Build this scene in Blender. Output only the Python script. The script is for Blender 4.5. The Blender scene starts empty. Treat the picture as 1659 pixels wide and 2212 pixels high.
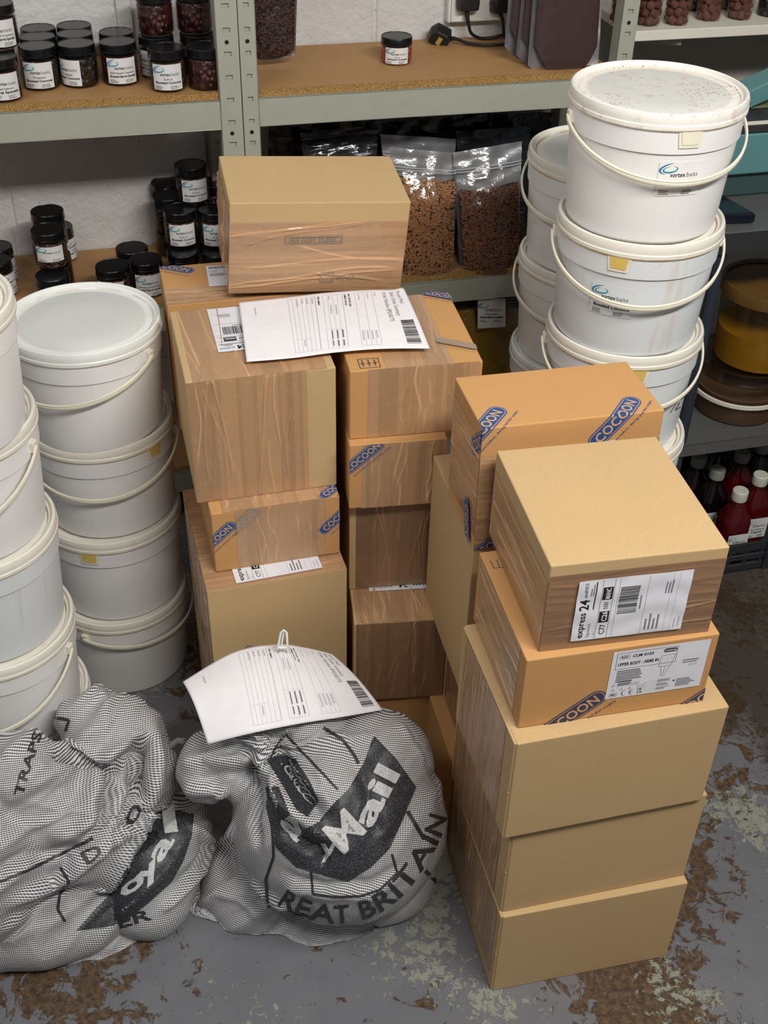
import bpy, bmesh, math, random
import numpy as np
from mathutils import Vector, Matrix, noise
from mathutils.bvhtree import BVHTree
random.seed(7)
SC = bpy.context.scene
COL = SC.collection
pi = math.pi

# ------------------------------------------------------------------ camera
FPX, TILT, ROLL, CH = 2483.22, 0.65309, 0.02527, 1.79691
W, H = 1659, 2212
cF = Vector((0, math.cos(TILT), -math.sin(TILT)))
_R = Vector((1, 0, 0)); _U = _R.cross(cF)
cR = math.cos(ROLL) * _R + math.sin(ROLL) * _U
cU = -math.sin(ROLL) * _R + math.cos(ROLL) * _U
CAM = Vector((0, 0, CH))
cd = bpy.data.cameras.new('camera'); cam = bpy.data.objects.new('camera', cd); COL.objects.link(cam)
cd.sensor_fit = 'VERTICAL'; cd.sensor_height = 24; cd.sensor_width = 18; cd.lens = FPX / H * 24
cd.clip_start = .02
m = Matrix.Identity(4)
for i in range(3):
    m[i][0] = cR[i]; m[i][1] = cU[i]; m[i][2] = -cF[i]; m[i][3] = CAM[i]
cam.matrix_world = m
SC.camera = cam

# ------------------------------------------------------------------ world, lamps, exposure
wd = bpy.data.worlds.new('room_ambient'); SC.world = wd; wd.use_nodes = True
wd.node_tree.nodes['Background'].inputs[0].default_value = (.93, .95, 1.0, 1)
wd.node_tree.nodes['Background'].inputs[1].default_value = .12
SC.view_settings.view_transform = 'Standard'; SC.view_settings.look = 'None'
SC.view_settings.exposure = 0.07; SC.view_settings.gamma = 1.0
SC.view_settings.use_curve_mapping = False

def lamp(name, loc, size, sizey, power, target, col=(1, .97, .92)):
    l = bpy.data.lights.new(name, 'AREA'); l.shape = 'RECTANGLE'; l.size = size; l.size_y = sizey
    l.energy = power; l.color = col
    o = bpy.data.objects.new(name, l); COL.objects.link(o); o.location = loc
    o.rotation_euler = (Vector(target) - Vector(loc)).to_track_quat('-Z', 'Y').to_euler()
    return o
lamp('ceiling_tube_light', (.85, .35, 2.58), 1.5, .14, 52, (.15, 1.6, .5), (1, .96, .90))
lamp('ceiling_tube_light', (-1.1, .7, 2.5), 1.5, .25, 11, (-.1, 1.7, .5), (1, .98, .95))

# ------------------------------------------------------------------ pixel -> place helpers
def ray(u, v): return cF + cR * ((u - W / 2) / FPX) - cU * ((v - H / 2) / FPX)
def atz(u, v, z):
    d = ray(u, v); return CAM + d * ((z - CAM.z) / d.z)
def aty(u, v, y):
    d = ray(u, v); return CAM + d * (y / d.y)
def proj(p):
    d = Vector(p) - CAM; z = d.dot(cF)
    return (W / 2 + FPX * d.dot(cR) / z, H / 2 - FPX * d.dot(cU) / z)
RA = .26
RO = Vector((-.37, 2.31, 0)); rU = Vector((math.cos(RA), math.sin(RA), 0)); rN = Vector((-math.sin(RA), math.cos(RA), 0))
def RK(u, n, z): return RO + rU * u + rN * n + Vector((0, 0, z))
def rk_of(p):
    d = Vector(p) - RO; return d.dot(rU), d.dot(rN), p[2]
def atn(u, v, n):
    d = ray(u, v); return CAM + d * ((RO + rN * n - CAM).dot(rN) / d.dot(rN))

# ------------------------------------------------------------------ materials
MATS = {}
def srgb(r, g, b):
    f = lambda c: (c / 255 / 12.92) if c / 255 <= .04045 else ((c / 255 + .055) / 1.055) ** 2.4
    return (f(r), f(g), f(b), 1)
def newmat(name):
    mt = bpy.data.materials.new(name); mt.use_nodes = True
    nt = mt.node_tree; b = nt.nodes['Principled BSDF']
    return mt, nt, b
def pmat(name, col, rough=.6, metal=0, coat=0, spec=.5, var=.06, scale=40, bump=0, bscale=200, trans=0, coord='Object'):
    """plain procedural material with slight noise in its colour"""
    if name in MATS: return MATS[name]
    mt, nt, b = newmat(name)
    tc = nt.nodes.new('ShaderNodeTexCoord')
    n = nt.nodes.new('ShaderNodeTexNoise'); n.inputs['Scale'].default_value = scale; n.inputs['Detail'].default_value = 4
    nt.links.new(tc.outputs[coord], n.inputs['Vector'])
    mx = nt.nodes.new('ShaderNodeMix'); mx.data_type = 'RGBA'
    c = srgb(*col)
    mx.inputs['A'].default_value = tuple(x * (1 - var) for x in c[:3]) + (1,)
    mx.inputs['B'].default_value = tuple(min(1, x * (1 + var)) for x in c[:3]) + (1,)
    nt.links.new(n.outputs['Fac'], mx.inputs['Factor']); nt.links.new(mx.outputs['Result'], b.inputs['Base Color'])
    b.inputs['Roughness'].default_value = rough; b.inputs['Metallic'].default_value = metal
    b.inputs['Coat Weight'].default_value = coat; b.inputs['Coat Roughness'].default_value = .08
    b.inputs['Specular IOR Level'].default_value = spec
    if trans: b.inputs['Subsurface Weight'].default_value = trans
    if bump:
        bn = nt.nodes.new('ShaderNodeTexNoise'); bn.inputs['Scale'].default_value = bscale; bn.inputs['Detail'].default_value = 5
        nt.links.new(tc.outputs[coord], bn.inputs['Vector'])
        bp = nt.nodes.new('ShaderNodeBump'); bp.inputs['Strength'].default_value = bump; bp.inputs['Distance'].default_value = .002
        nt.links.new(bn.outputs['Fac'], bp.inputs['Height']); nt.links.new(bp.outputs['Normal'], b.inputs['Normal'])
    MATS[name] = mt; return mt
class NB:
    """tiny node builder"""
    def __init__(s, nt): s.nt = nt
    def n(s, t, **k):
        x = s.nt.nodes.new(t)
        for a, v in k.items():
            if a.startswith('i_'): x.inputs[a[2:].replace('_', ' ')].default_value = v
            else: setattr(x, a, v)
        return x
    def l(s, a, b): s.nt.links.new(a, b)
    def noise(s, vec, scale, detail=4, rough=.5, dist=0, dim='3D'):
        x = s.n('ShaderNodeTexNoise', noise_dimensions=dim); x.inputs['Scale'].default_value = scale; x.inputs['Detail'].default_value = detail
        x.inputs['Roughness'].default_value = rough; x.inputs['Distortion'].default_value = dist
        if vec is not None: s.l(vec, x.inputs['Vector'])
        return x.outputs['Fac']
    def ramp(s, fac, stops, interp='LINEAR'):
        x = s.n('ShaderNodeValToRGB'); cr = x.color_ramp; cr.interpolation = interp
        while len(cr.elements) < len(stops): cr.elements.new(.5)
        for e, (p, c) in zip(cr.elements, stops):
            e.position = p; e.color = c if len(c) == 4 else tuple(c) + (1,)
        s.l(fac, x.inputs['Fac']); return x.outputs['Color']
    def mix(s, fac, a, b):
        x = s.n('ShaderNodeMix', data_type='RGBA')
        for sock, v in (('Factor', fac), ('A', a), ('B', b)):
            if isinstance(v, (tuple, float, int)): x.inputs[sock].default_value = v
            else: s.l(v, x.inputs[sock])
        return x.outputs['Result']
    def math(s, op, a, b=0.0, c=0.0):
        x = s.n('ShaderNodeMath', operation=op)
        for i, v in enumerate((a, b, c)):
            if isinstance(v, (int, float)): x.inputs[i].default_value = v
            else: s.l(v, x.inputs[i])
        return x.outputs[0]
    def mapping(s, vec, scale=(1, 1, 1), rot=(0, 0, 0), loc=(0, 0, 0)):
        x = s.n('ShaderNodeMapping'); x.inputs['Scale'].default_value = scale; x.inputs['Rotation'].default_value = rot; x.inputs['Location'].default_value = loc
        s.l(vec, x.inputs['Vector']); return x.outputs['Vector']
    def bump(s, h, strength=.3, dist=.002, normal=None):
        x = s.n('ShaderNodeBump'); x.inputs['Strength'].default_value = strength; x.inputs['Distance'].default_value = dist
        s.l(h, x.inputs['Height'])
        if normal is not None: s.l(normal, x.inputs['Normal'])
        return x.outputs['Normal']
BW = [(0, (0, 0, 0)), (1, (1, 1, 1))]

def cardboard(name, col):
    mt, nt, b = newmat(name); q = NB(nt)
    tc = q.n('ShaderNodeTexCoord'); v = tc.outputs['Object']
    c = srgb(*col)
    fib = q.noise(v, 520, 4); big = q.noise(v, 9, 4)
    dk = tuple(x * .80 for x in c[:3]) + (1,); lt = tuple(min(1, x * 1.10) for x in c[:3]) + (1,)
    a = q.mix(q.ramp(fib, [(.3, (0, 0, 0)), (.7, (1, 1, 1))]), dk, lt)
    bb = q.mix(big, tuple(x * .93 for x in c[:3]) + (1,), tuple(min(1, x * 1.05) for x in c[:3]) + (1,))
    x = q.n('ShaderNodeMix', data_type='RGBA'); x.inputs['Factor'].default_value = .62
    q.l(a, x.inputs['A']); q.l(bb, x.inputs['B'])
    q.l(x.outputs['Result'], b.inputs['Base Color']); b.inputs['Roughness'].default_value = .82
    b.inputs['Specular IOR Level'].default_value = .25
    cor = q.noise(q.mapping(v, (1, 1, 30)), 14, 2)
    q.l(q.bump(fib, .12, .0006, q.bump(cor, .15, .001)), b.inputs['Normal'])
    MATS[name] = mt; return mt
cardboard('kraft_pale', (198, 168, 123))
cardboard('kraft_brown', (200, 152, 98))
cardboard('kraft_edge', (190, 158, 112))

def tapemat(name, col, seam):
    mt, nt, b = newmat(name); q = NB(nt)
    tc = q.n('ShaderNodeTexCoord'); uv = tc.outputs['UV']
    # uv.x runs across the tape, uv.y along it
    sep = q.n('ShaderNodeSeparateXYZ'); q.l(uv, sep.inputs[0])
    band = q.n('ShaderNodeTexNoise', noise_dimensions='1D'); band.inputs['Scale'].default_value = 19; band.inputs['Detail'].default_value = 0
    q.l(sep.outputs[0], band.inputs['W'])
    bandc = q.ramp(band.outputs['Fac'], [(0, (.25, .25, .25)), (.42, (.75, .75, .75)), (.52, (.45, .45, .45)), (.6, (.95, .95, .95))], 'CONSTANT')
    c = srgb(*col)
    base = q.mix(bandc, tuple(x * .78 for x in c[:3]) + (1,), tuple(min(1, x * 1.10) for x in c[:3]) + (1,))
    soft = q.noise(q.mapping(uv, (14, 5, 1)), 1, 3, .5)
    blot = q.noise(q.mapping(uv, (1, .7, 1)), 60, 5, .75)
    base2 = q.mix(q.math('MULTIPLY', q.ramp(blot, [(.56, (0, 0, 0)), (.64, (1, 1, 1))]), .22), base, tuple(min(1, x * 1.45) for x in c[:3]) + (1,))
    base3 = base2
    at = q.n('ShaderNodeAttribute'); at.attribute_name = 'crease'
    base3 = q.mix(q.math('MINIMUM', q.math('MULTIPLY', at.outputs['Fac'], .75), .8), base2, tuple(min(1, x * 1.75) for x in c[:3]) + (1,))
    q.l(base3, b.inputs['Base Color'])
    b.inputs['Roughness'].default_value = .30; b.inputs['Coat Weight'].default_value = .5; b.inputs['Coat Roughness'].default_value = .10
    h2 = q.noise(q.mapping(uv, (34, 9, 1)), 1, 2, .5, 1.2)
    q.l(q.bump(h2, .30, .005, q.bump(blot, .12, .001)), b.inputs['Normal'])
    MATS[name] = mt; return mt
tapemat('tape_brown', (180, 142, 106), 0)
tapemat('tape_dark', (144, 111, 84), 0)

def bucketmat(name, col, dirt, lid=False, specks=False):
    mt, nt, b = newmat(name); q = NB(nt)
    tc = q.n('ShaderNodeTexCoord'); v = tc.outputs['Object']
    oi = q.n('ShaderNodeObjectInfo')
    off = q.n('ShaderNodeVectorMath', operation='ADD'); q.l(v, off.inputs[0])
    mul = q.n('ShaderNodeVectorMath', operation='SCALE'); q.l(oi.outputs['Location'], mul.inputs[0]); mul.inputs['Scale'].default_value = 3.7
    q.l(mul.outputs[0], off.inputs[1]); v2 = off.outputs[0]
    c = srgb(*col)
    streak = q.noise(q.mapping(v2, (30, 30, 4)), 1, 5, .6)
    spot = q.noise(v2, 38, 6, .7)
    f1 = q.ramp(streak, [(.60, (0, 0, 0)), (.78, (dirt, dirt, dirt))])
    f2 = q.ramp(spot, [(.63, (0, 0, 0)), (.72, (dirt * .9,) * 3)])
    fm = q.math('MAXIMUM', f1, f2)
    col1 = q.mix(q.math('MULTIPLY', fm, .7), c, srgb(208, 190, 145))
    sep = q.n('ShaderNodeSeparateXYZ'); q.l(v, sep.inputs[0])
    if lid:
        # grime caught in the groove under the rim: a stain band broken up by noise
        g = q.math('SUBTRACT', 1, q.math('MULTIPLY', q.math('ABSOLUTE', q.math('SUBTRACT', sep.outputs[2], .1865)), 420))
        g = q.math('MAXIMUM', g, 0)
        gn = q.ramp(q.noise(v2, 22, 3), [(.38, (0, 0, 0)), (.55, (1, 1, 1))])
        g = q.math('MULTIPLY', g, gn)
        col1 = q.mix(q.math('MULTIPLY', g, min(1, dirt * 1.6)), col1, srgb(208, 170, 90))
        r2 = q.math('SQRT', q.math('ADD', q.math('POWER', sep.outputs[0], 2), q.math('POWER', sep.outputs[1], 2)))
        g2 = q.math('MAXIMUM', q.math('SUBTRACT', 1, q.math('MULTIPLY', q.math('ABSOLUTE', q.math('SUBTRACT', r2, .1245)), 420)), 0)
        g2 = q.math('MULTIPLY', g2, gn)
        col1 = q.mix(q.math('MULTIPLY', g2, min(1, dirt * 1.3)), col1, srgb(176, 150, 105))
        cen = q.ramp(r2, [(0, (1, 1, 1)), (.1115, (1, 1, 1)), (.1135, (0, 0, 0))])
        col1 = q.mix(q.math('MULTIPLY', cen, .75), col1, srgb(208, 211, 207))
    if specks:
        vr = q.n('ShaderNodeTexVoronoi'); vr.inputs['Scale'].default_value = 170; q.l(v2, vr.inputs['Vector'])
        m1 = q.ramp(vr.outputs['Distance'], [(.22, (1, 1, 1)), (.34, (0, 0, 0))])
        m2 = q.ramp(q.noise(v, 13, 4, .7), [(.50, (0, 0, 0)), (.58, (1, 1, 1))])
        col1 = q.mix(q.math('MULTIPLY', q.math('MULTIPLY', q.math('MULTIPLY', m1, m2), .85), q.math('LESS_THAN', r2, .127)), col1, srgb(176, 78, 52))
        m3 = q.ramp(q.noise(v, 46, 6, .75), [(.56, (0, 0, 0)), (.66, (.6, .6, .6))])
        col1 = q.mix(m3, col1, srgb(200, 160, 140))
    q.l(col1, b.inputs['Base Color'])
    b.inputs['Roughness'].default_value = .38; b.inputs['Specular IOR Level'].default_value = .45
    b.inputs['Subsurface Weight'].default_value = .0
    bn = q.noise(v, 9, 2)
    q.l(q.bump(bn, .12, .004), b.inputs['Normal'])
    MATS[name] = mt; return mt
bucketmat('bucket_white', (238, 238, 238), .25)
bucketmat('bucket_stained', (224, 229, 233), .8)
bucketmat('lid_white', (240, 237, 230), .25, True)
bucketmat('lid_specked', (240, 237, 230), .3, True, True)
bucketmat('lid_stained', (234, 231, 220), .75, True)
bucketmat('lid_clean', (236, 238, 235), .35, True)
pmat('handle_white', (234, 230, 212), .35)
pmat('tab_yellow', (220, 190, 104), .5)
pmat('ink_black', (28, 28, 32), .6, var=.02)
pmat('ink_grey', (120, 120, 126), .7, var=.02)
pmat('ink_pale', (190, 191, 197), .7, var=.02)
pmat('ink_blue', (38, 78, 140), .55, var=.12, scale=400)
pmat('ink_navy', (52, 56, 92), .6, var=.1)
pmat('ink_faded', (146, 136, 124), .5)
pmat('ink_teal', (44, 150, 160), .5)
pmat('ink_skyblue', (46, 110, 165), .5)
pmat('ink_kraft', (206, 160, 108), .7)
pmat('ink_white', (236, 236, 236), .6)
pmat('label_white', (228, 229, 236), .42, bump=.1, bscale=60)
pmat('paper_white', (240, 238, 242), .75, bump=.05, bscale=25)
pmat('jar_label', (226, 226, 226), .5)
pmat('rack_grey', (170, 172, 158), .45, bump=.05, bscale=300)
pmat('slot_dark', (70, 72, 66), .6)
pmat('black_gloss', (15, 16, 19), .30, coat=.1, spec=.4)
pmat('black_plastic', (24, 24, 26), .45)
pmat('crate_black', (46, 48, 54), .5)
pmat('teal_paint', (88, 136, 138), .5)
pmat('teal_dark', (54, 78, 78), .5)
pmat('steel_grey', (104, 106, 106), .4, metal=.3)
pmat('panel_grey', (118, 116, 110), .6)
pmat('board_pale', (196, 192, 184), .6)
pmat('dark_steel', (58, 58, 62), .5, metal=.3)
pmat('tube_blue', (66, 74, 86), .35, metal=.5)
pmat('shelf_white', (222, 218, 206), .55)
pmat('yellow_fuse', (178, 158, 84), .5)
pmat('navy_gloss', (12, 16, 32), .2, coat=.2)
pmat('olive_grey', (112, 120, 92), .5)
pmat('socket_white', (222, 222, 218), .35)
pmat('cap_white', (204, 208, 196), .5)
pmat('cap_dull', (150, 150, 146), .5)

def board_mat():
    mt, nt, b = newmat('chipboard'); q = NB(nt)
    v = q.n('ShaderNodeTexCoord').outputs['Object']
    big = q.noise(v, 5, 4, .6); fine = q.noise(q.mapping(v, (20, 160, 1)), 5, 4)
    c = q.mix(big, srgb(150, 108, 66), srgb(184, 140, 90))
    c2 = q.mix(q.ramp(fine, [(.35, (0, 0, 0)), (.7, (.5, .5, .5))]), c, srgb(194, 152, 100))
    st = q.ramp(q.noise(v, 9, 5, .6), [(.66, (0, 0, 0)), (.74, (.55, .55, .55))])
    c3 = q.mix(st, c2, srgb(112, 78, 48))
    q.l(c3, b.inputs['Base Color']); b.inputs['Roughness'].default_value = .62
    MATS['chipboard'] = mt
    mt, nt, b = newmat('chipboard_edge'); q = NB(nt)
    v = q.n('ShaderNodeTexCoord').outputs['Object']
    vr = q.noise(v, 420, 5, .8)
    q.l(q.ramp(vr, [(.35, srgb(110, 74, 38)), (.5, srgb(186, 140, 78)), (.62, srgb(226, 188, 122))]), b.inputs['Base Color'])
    q.l(q.bump(vr, .9, .003), b.inputs['Normal']); b.inputs['Roughness'].default_value = .9
    MATS['chipboard_edge'] = mt
board_mat()

def wall_mat():
    mt, nt, b = newmat('painted_blockwork'); q = NB(nt)
    v = q.n('ShaderNodeTexCoord').outputs['Object']
    f = q.noise(v, 55, 6, .65); g = q.noise(v, 7, 3)
    c = q.mix(g, srgb(206, 204, 202), srgb(222, 221, 220))
    pits = q.ramp(q.noise(v, 60, 5, .6), [(.705, (0, 0, 0)), (.73, (.8, .8, .8))])
    c = q.mix(pits, c, srgb(112, 98, 86))
    q.l(c, b.inputs['Base Color']); b.inputs['Roughness'].default_value = .62
    q.l(q.bump(f, .6, .007, q.bump(q.noise(v, 16, 4), .5, .012)), b.inputs['Normal'])
    MATS['wall'] = mt
wall_mat()

def floor_mat():
    mt, nt, b = newmat('worn_painted_concrete'); q = NB(nt)
    v = q.n('ShaderNodeTexCoord').outputs['Object']
    big = q.noise(v, 3.1, 3, .5); det = q.noise(v, 26, 9, .68, .6)
    hi = q.noise(v, 90, 6, .7)
    sp0 = q.n('ShaderNodeSeparateXYZ'); q.l(v, sp0.inputs[0])
    def patch(px_, py_, r_, amp):
        c_ = atz(px_, py_, 0)
        dx = q.math('SUBTRACT', sp0.outputs[0], c_.x); dy = q.math('SUBTRACT', sp0.outputs[1], c_.y)
        d2 = q.math('ADD', q.math('MULTIPLY', dx, dx), q.math('MULTIPLY', dy, dy))
        return q.math('MULTIPLY', q.math('EXPONENT', q.math('MULTIPLY', d2, -1 / (r_ * r_))), amp)
    s = q.math('ADD', q.math('MULTIPLY', big, .56), q.math('MULTIPLY', det, .48))
    for a_ in ((1570, 1850, .10, .05), (1470, 2010, .10, .05), (1330, 2110, .10, .05), (930, 2130, .05, .03), (160, 2180, .12, .03), (1180, 1850, .3, -.03), (760, 2050, .2, -.04)): s = q.math('ADD', s, patch(*a_))
    worn = q.ramp(s, [(.562, (0, 0, 0)), (.570, (1, 1, 1))])
    paint = q.mix(q.noise(v, 12, 4), srgb(98, 99, 105), srgb(118, 119, 123))
    brown = q.mix(q.ramp(hi, [(.4, (0, 0, 0)), (.62, (1, 1, 1))]), srgb(60, 46, 36), srgb(104, 82, 58))
    c = q.mix(worn, paint, brown)
    # pale flakes of an older coat along the worn edges
    s2 = q.math('ADD', q.math('MULTIPLY', q.noise(q.mapping(v, (1, 1, 1), (0, 0, 0), (3.3, 1.7, 0)), 3.4, 3), .55), q.math('MULTIPLY', q.noise(v, 55, 8, .75, .4), .5))
    for a_ in ((950, 2050, .10, .05), (1010, 2150, .10, .05), (400, 2130, .10, .045), (1500, 1600, .25, -.05), (640, 2120, .15, -.03)): s2 = q.math('ADD', s2, patch(*a_))
    fl = q.ramp(s2, [(.590, (0, 0, 0)), (.600, (1, 1, 1))])
    c = q.mix(fl, c, q.mix(hi, srgb(116, 118, 106), srgb(164, 166, 152)))
    # scattered small chips
    ch = q.ramp(q.noise(q.mapping(v, (1, 1.6, 1)), 48, 5, .6, .9), [(.672, (0, 0, 0)), (.684, (1, 1, 1))])
    c = q.mix(ch, c, srgb(74, 60, 46))
    # oily brown ground to the right, by the crate
    sp = q.n('ShaderNodeSeparateXYZ'); q.l(v, sp.inputs[0])
    d = q.math('ADD', q.math('MULTIPLY', sp.outputs[0], .75), q.math('MULTIPLY', sp.outputs[1], 1.0))
    d = q.math('ADD', d, q.math('MULTIPLY', q.noise(v, 8, 6, .7), .7))
    wet = q.ramp(d, [(.0, (0, 0, 0)), (1, (1, 1, 1))])
    wf = q.n('ShaderNodeMapRange'); wf.inputs['From Min'].default_value = 2.52; wf.inputs['From Max'].default_value = 2.62
    q.l(d, wf.inputs['Value'])
    c = q.mix(q.math('MULTIPLY', wf.outputs[0], .85), c, q.mix(hi, srgb(46, 36, 28), srgb(82, 68, 52)))
    q.l(c, b.inputs['Base Color'])
    rr = q.math('SUBTRACT', .52, q.math('MULTIPLY', wf.outputs[0], .18))
    q.l(rr, b.inputs['Roughness'])
    hgt = q.math('SUBTRACT', q.math('MULTIPLY', fl, .5), worn)
    q.l(q.bump(hgt, .5, .0015, q.bump(hi, .12, .002)), b.inputs['Normal'])
    MATS['floor'] = mt
floor_mat()

def clearmat(name, tint, gloss=.12, rough=.06, edge=.5):
    mt = bpy.data.materials.new(name); mt.use_nodes = True; nt = mt.node_tree; nt.nodes.clear(); q = NB(nt)
    out = q.n('ShaderNodeOutputMaterial'); tr = q.n('ShaderNodeBsdfTransparent'); tr.inputs[0].default_value = tuple(tint) + (1,)
    gl = q.n('ShaderNodeBsdfGlossy'); gl.inputs['Roughness'].default_value = rough
    lw = q.n('ShaderNodeLayerWeight'); lw.inputs['Blend'].default_value = .35
    f = q.math('ADD', q.math('MULTIPLY', lw.outputs['Fresnel'], edge), gloss)
    mx = q.n('ShaderNodeMixShader'); q.l(f, mx.inputs[0]); q.l(tr.outputs[0], mx.inputs[1]); q.l(gl.outputs[0], mx.inputs[2])
    tc = q.n('ShaderNodeTexCoord')
    nn = q.bump(q.noise(tc.outputs['Object'], 30, 3), .15 if 'film' not in name else .9, .004); q.l(nn, gl.inputs['Normal'])
    q.l(mx.outputs[0], out.inputs[0]); MATS[name] = mt; return mt
clearmat('clear_plastic', (.93, .92, .9), .02, .05, .25)
clearmat('clear_film', (.92, .92, .93), .045, .16, .28)
clearmat('cloudy_plastic', (.72, .70, .64), .05, .2, .25)

def chunk(name, c1, c2, scale, dark=.2, coat=.3):
    mt, nt, b = newmat(name); q = NB(nt)
    v = q.n('ShaderNodeTexCoord').outputs['Object']
    vr = q.n('ShaderNodeTexVoronoi'); vr.inputs['Scale'].default_value = scale; q.l(v, vr.inputs['Vector'])
    rim = q.ramp(vr.outputs['Distance'], [(.15, (1, 1, 1)), (.75, (0, 0, 0))])
    sp = q.n('ShaderNodeSeparateColor'); q.l(vr.outputs['Color'], sp.inputs[0])
    c = q.mix(sp.outputs[0], srgb(*c1), srgb(*c2))
    q.l(c, b.inputs['Base Color']); q.l(q.bump(rim, 1, .006), b.inputs['Normal'])
    b.inputs['Roughness'].default_value = .45; b.inputs['Coat Weight'].default_value = coat
    MATS[name] = mt
chunk('bait_dark', (22, 17, 14), (44, 34, 24), 80)
chunk('bait_olive', (44, 36, 14), (74, 58, 22), 90)
chunk('bait_red', (70, 20, 17), (34, 12, 12), 70)
chunk('bait_crimson', (62, 10, 20), (40, 8, 15), 60)
chunk('bait_orange', (206, 96, 62), (190, 82, 52), 80)
chunk('bait_brown', (98, 66, 46), (74, 48, 34), 160)
pmat('pellet_tan', (172, 124, 82), .7, var=.25, scale=300)
pmat('pellet_brown', (134, 90, 64), .7, var=.3, scale=300)
pmat('pellet_maroon', (84, 50, 40), .7, var=.3, scale=300)
pmat('powder_maroon', (70, 46, 44), .8, bump=.4, bscale=900, var=.2, scale=700)
pmat('powder_yellow', (160, 124, 24), .8, bump=.6, bscale=60, var=.35, scale=30)
pmat('boilie', (112, 70, 58), .75, bump=.4, bscale=300)
pmat('foil', (205, 208, 212), .34, metal=.75, bump=.6, bscale=40)
pmat('foil_dark', (52, 54, 62), .25, metal=.5, bump=.8, bscale=35)
pmat('yellow_gel', (205, 150, 22), .5, var=.15, scale=8)
pmat('amber_lid', (104, 76, 34), .45, var=.4, scale=14)
pmat('brown_powder', (116, 84, 62), .85, var=.15)
pmat('red_liquid', (78, 8, 14), .08, coat=.6, var=.3, scale=20)
pmat('dark_liquid', (18, 8, 12), .08, coat=.6)

def weave_mat(name, light, dark):
    mt, nt, b = newmat(name); q = NB(nt)
    uv = q.n('ShaderNodeTexCoord').outputs['UV']
    sp = q.n('ShaderNodeSeparateXYZ'); q.l(uv, sp.inputs[0])
    P = 2 * pi / .0031
    wob = q.math('MULTIPLY', q.noise(uv, 6, 2), 60)
    sx = q.math('SINE', q.math('MULTIPLY', sp.outputs[0], P)); sy = q.math('SINE', q.math('MULTIPLY', sp.outputs[1], P))
    w = q.math('ADD', q.math('MULTIPLY', sy, .62), q.math('MULTIPLY', sx, .38))
    f = q.ramp(q.math('MULTIPLY_ADD', w, .5, .5), [(.34, (0, 0, 0)), (.56, (1, 1, 1))])
    c = q.mix(f, srgb(*dark), srgb(*light))
    q.l(c, b.inputs['Base Color']); b.inputs['Roughness'].default_value = .5
    b.inputs['Specular IOR Level'].default_value = .4
    q.l(q.bump(w, .35, .0008, q.bump(q.noise(uv, 28, 4, .6), .5, .006)), b.inputs['Normal'])
    b.inputs['Sheen Weight'].default_value = .0
    MATS[name] = mt; return mt
weave_mat('sack_weave', (218, 217, 216), (70, 72, 82))
def printmat(name, col, under):
    mt, nt, b = newmat(name); q = NB(nt)
    v = q.n('ShaderNodeTexCoord').outputs['Object']
    f = q.ramp(q.noise(v, 420, 4, .8), [(.50, (0, 0, 0)), (.66, (1, 1, 1))])
    q.l(q.mix(f, srgb(*col), srgb(*under)), b.inputs['Base Color']); b.inputs['Roughness'].default_value = .5
    MATS[name] = mt
printmat('sack_ink', (40, 41, 46), (104, 106, 112))
printmat('sack_ink_light', (206, 206, 206), (120, 122, 128))
printmat('sack_ink_solid', (46, 46, 50), (70, 70, 76))
M = MATS

# ------------------------------------------------------------------ object helpers
def link(o, parent=None):
    COL.objects.link(o)
    if parent is not None: o.parent = parent
    return o
def tag(o, label, cat, group=None, kind=None):
    o['label'] = label; o['category'] = cat
    if group: o['group'] = group
    if kind: o['kind'] = kind
    return o
def struct(o): o['kind'] = 'structure'; return o
def thing(name, label, cat, loc=(0, 0, 0), rot=None, group=None):
    o = bpy.data.objects.new(name, None); o.empty_display_size = .02; COL.objects.link(o)
    o.location = loc
    if rot is not None:
        if isinstance(rot, (int, float)): o.rotation_euler = (0, 0, rot)
        else:
            o.rotation_mode = 'XYZ'; o.rotation_euler = rot
    return tag(o, label, cat, group)
def meshobj(name, verts, faces, mats, parent=None, mi=None, smooth=False, uvs=None):
    me = bpy.data.meshes.new(name); me.from_pydata([tuple(v) for v in verts], [], faces)
    for mt in (mats if isinstance(mats, (list, tuple)) else [mats]): me.materials.append(M[mt] if isinstance(mt, str) else mt)
    if mi is not None: me.polygons.foreach_set('material_index', mi)
    if smooth: me.polygons.foreach_set('use_smooth', [True] * len(me.polygons))
    if uvs is not None:
        ul = me.uv_layers.new(name='UVMap')
        vi = np.empty(len(me.loops), dtype=np.int32); me.loops.foreach_get('vertex_index', vi)
        ul.data.foreach_set('uv', np.asarray(uvs, dtype=np.float32)[vi].ravel())
    me.update()
    return link(bpy.data.objects.new(name, me), parent)
def inst(name, me, parent):
    return link(bpy.data.objects.new(name, me), parent)
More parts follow.
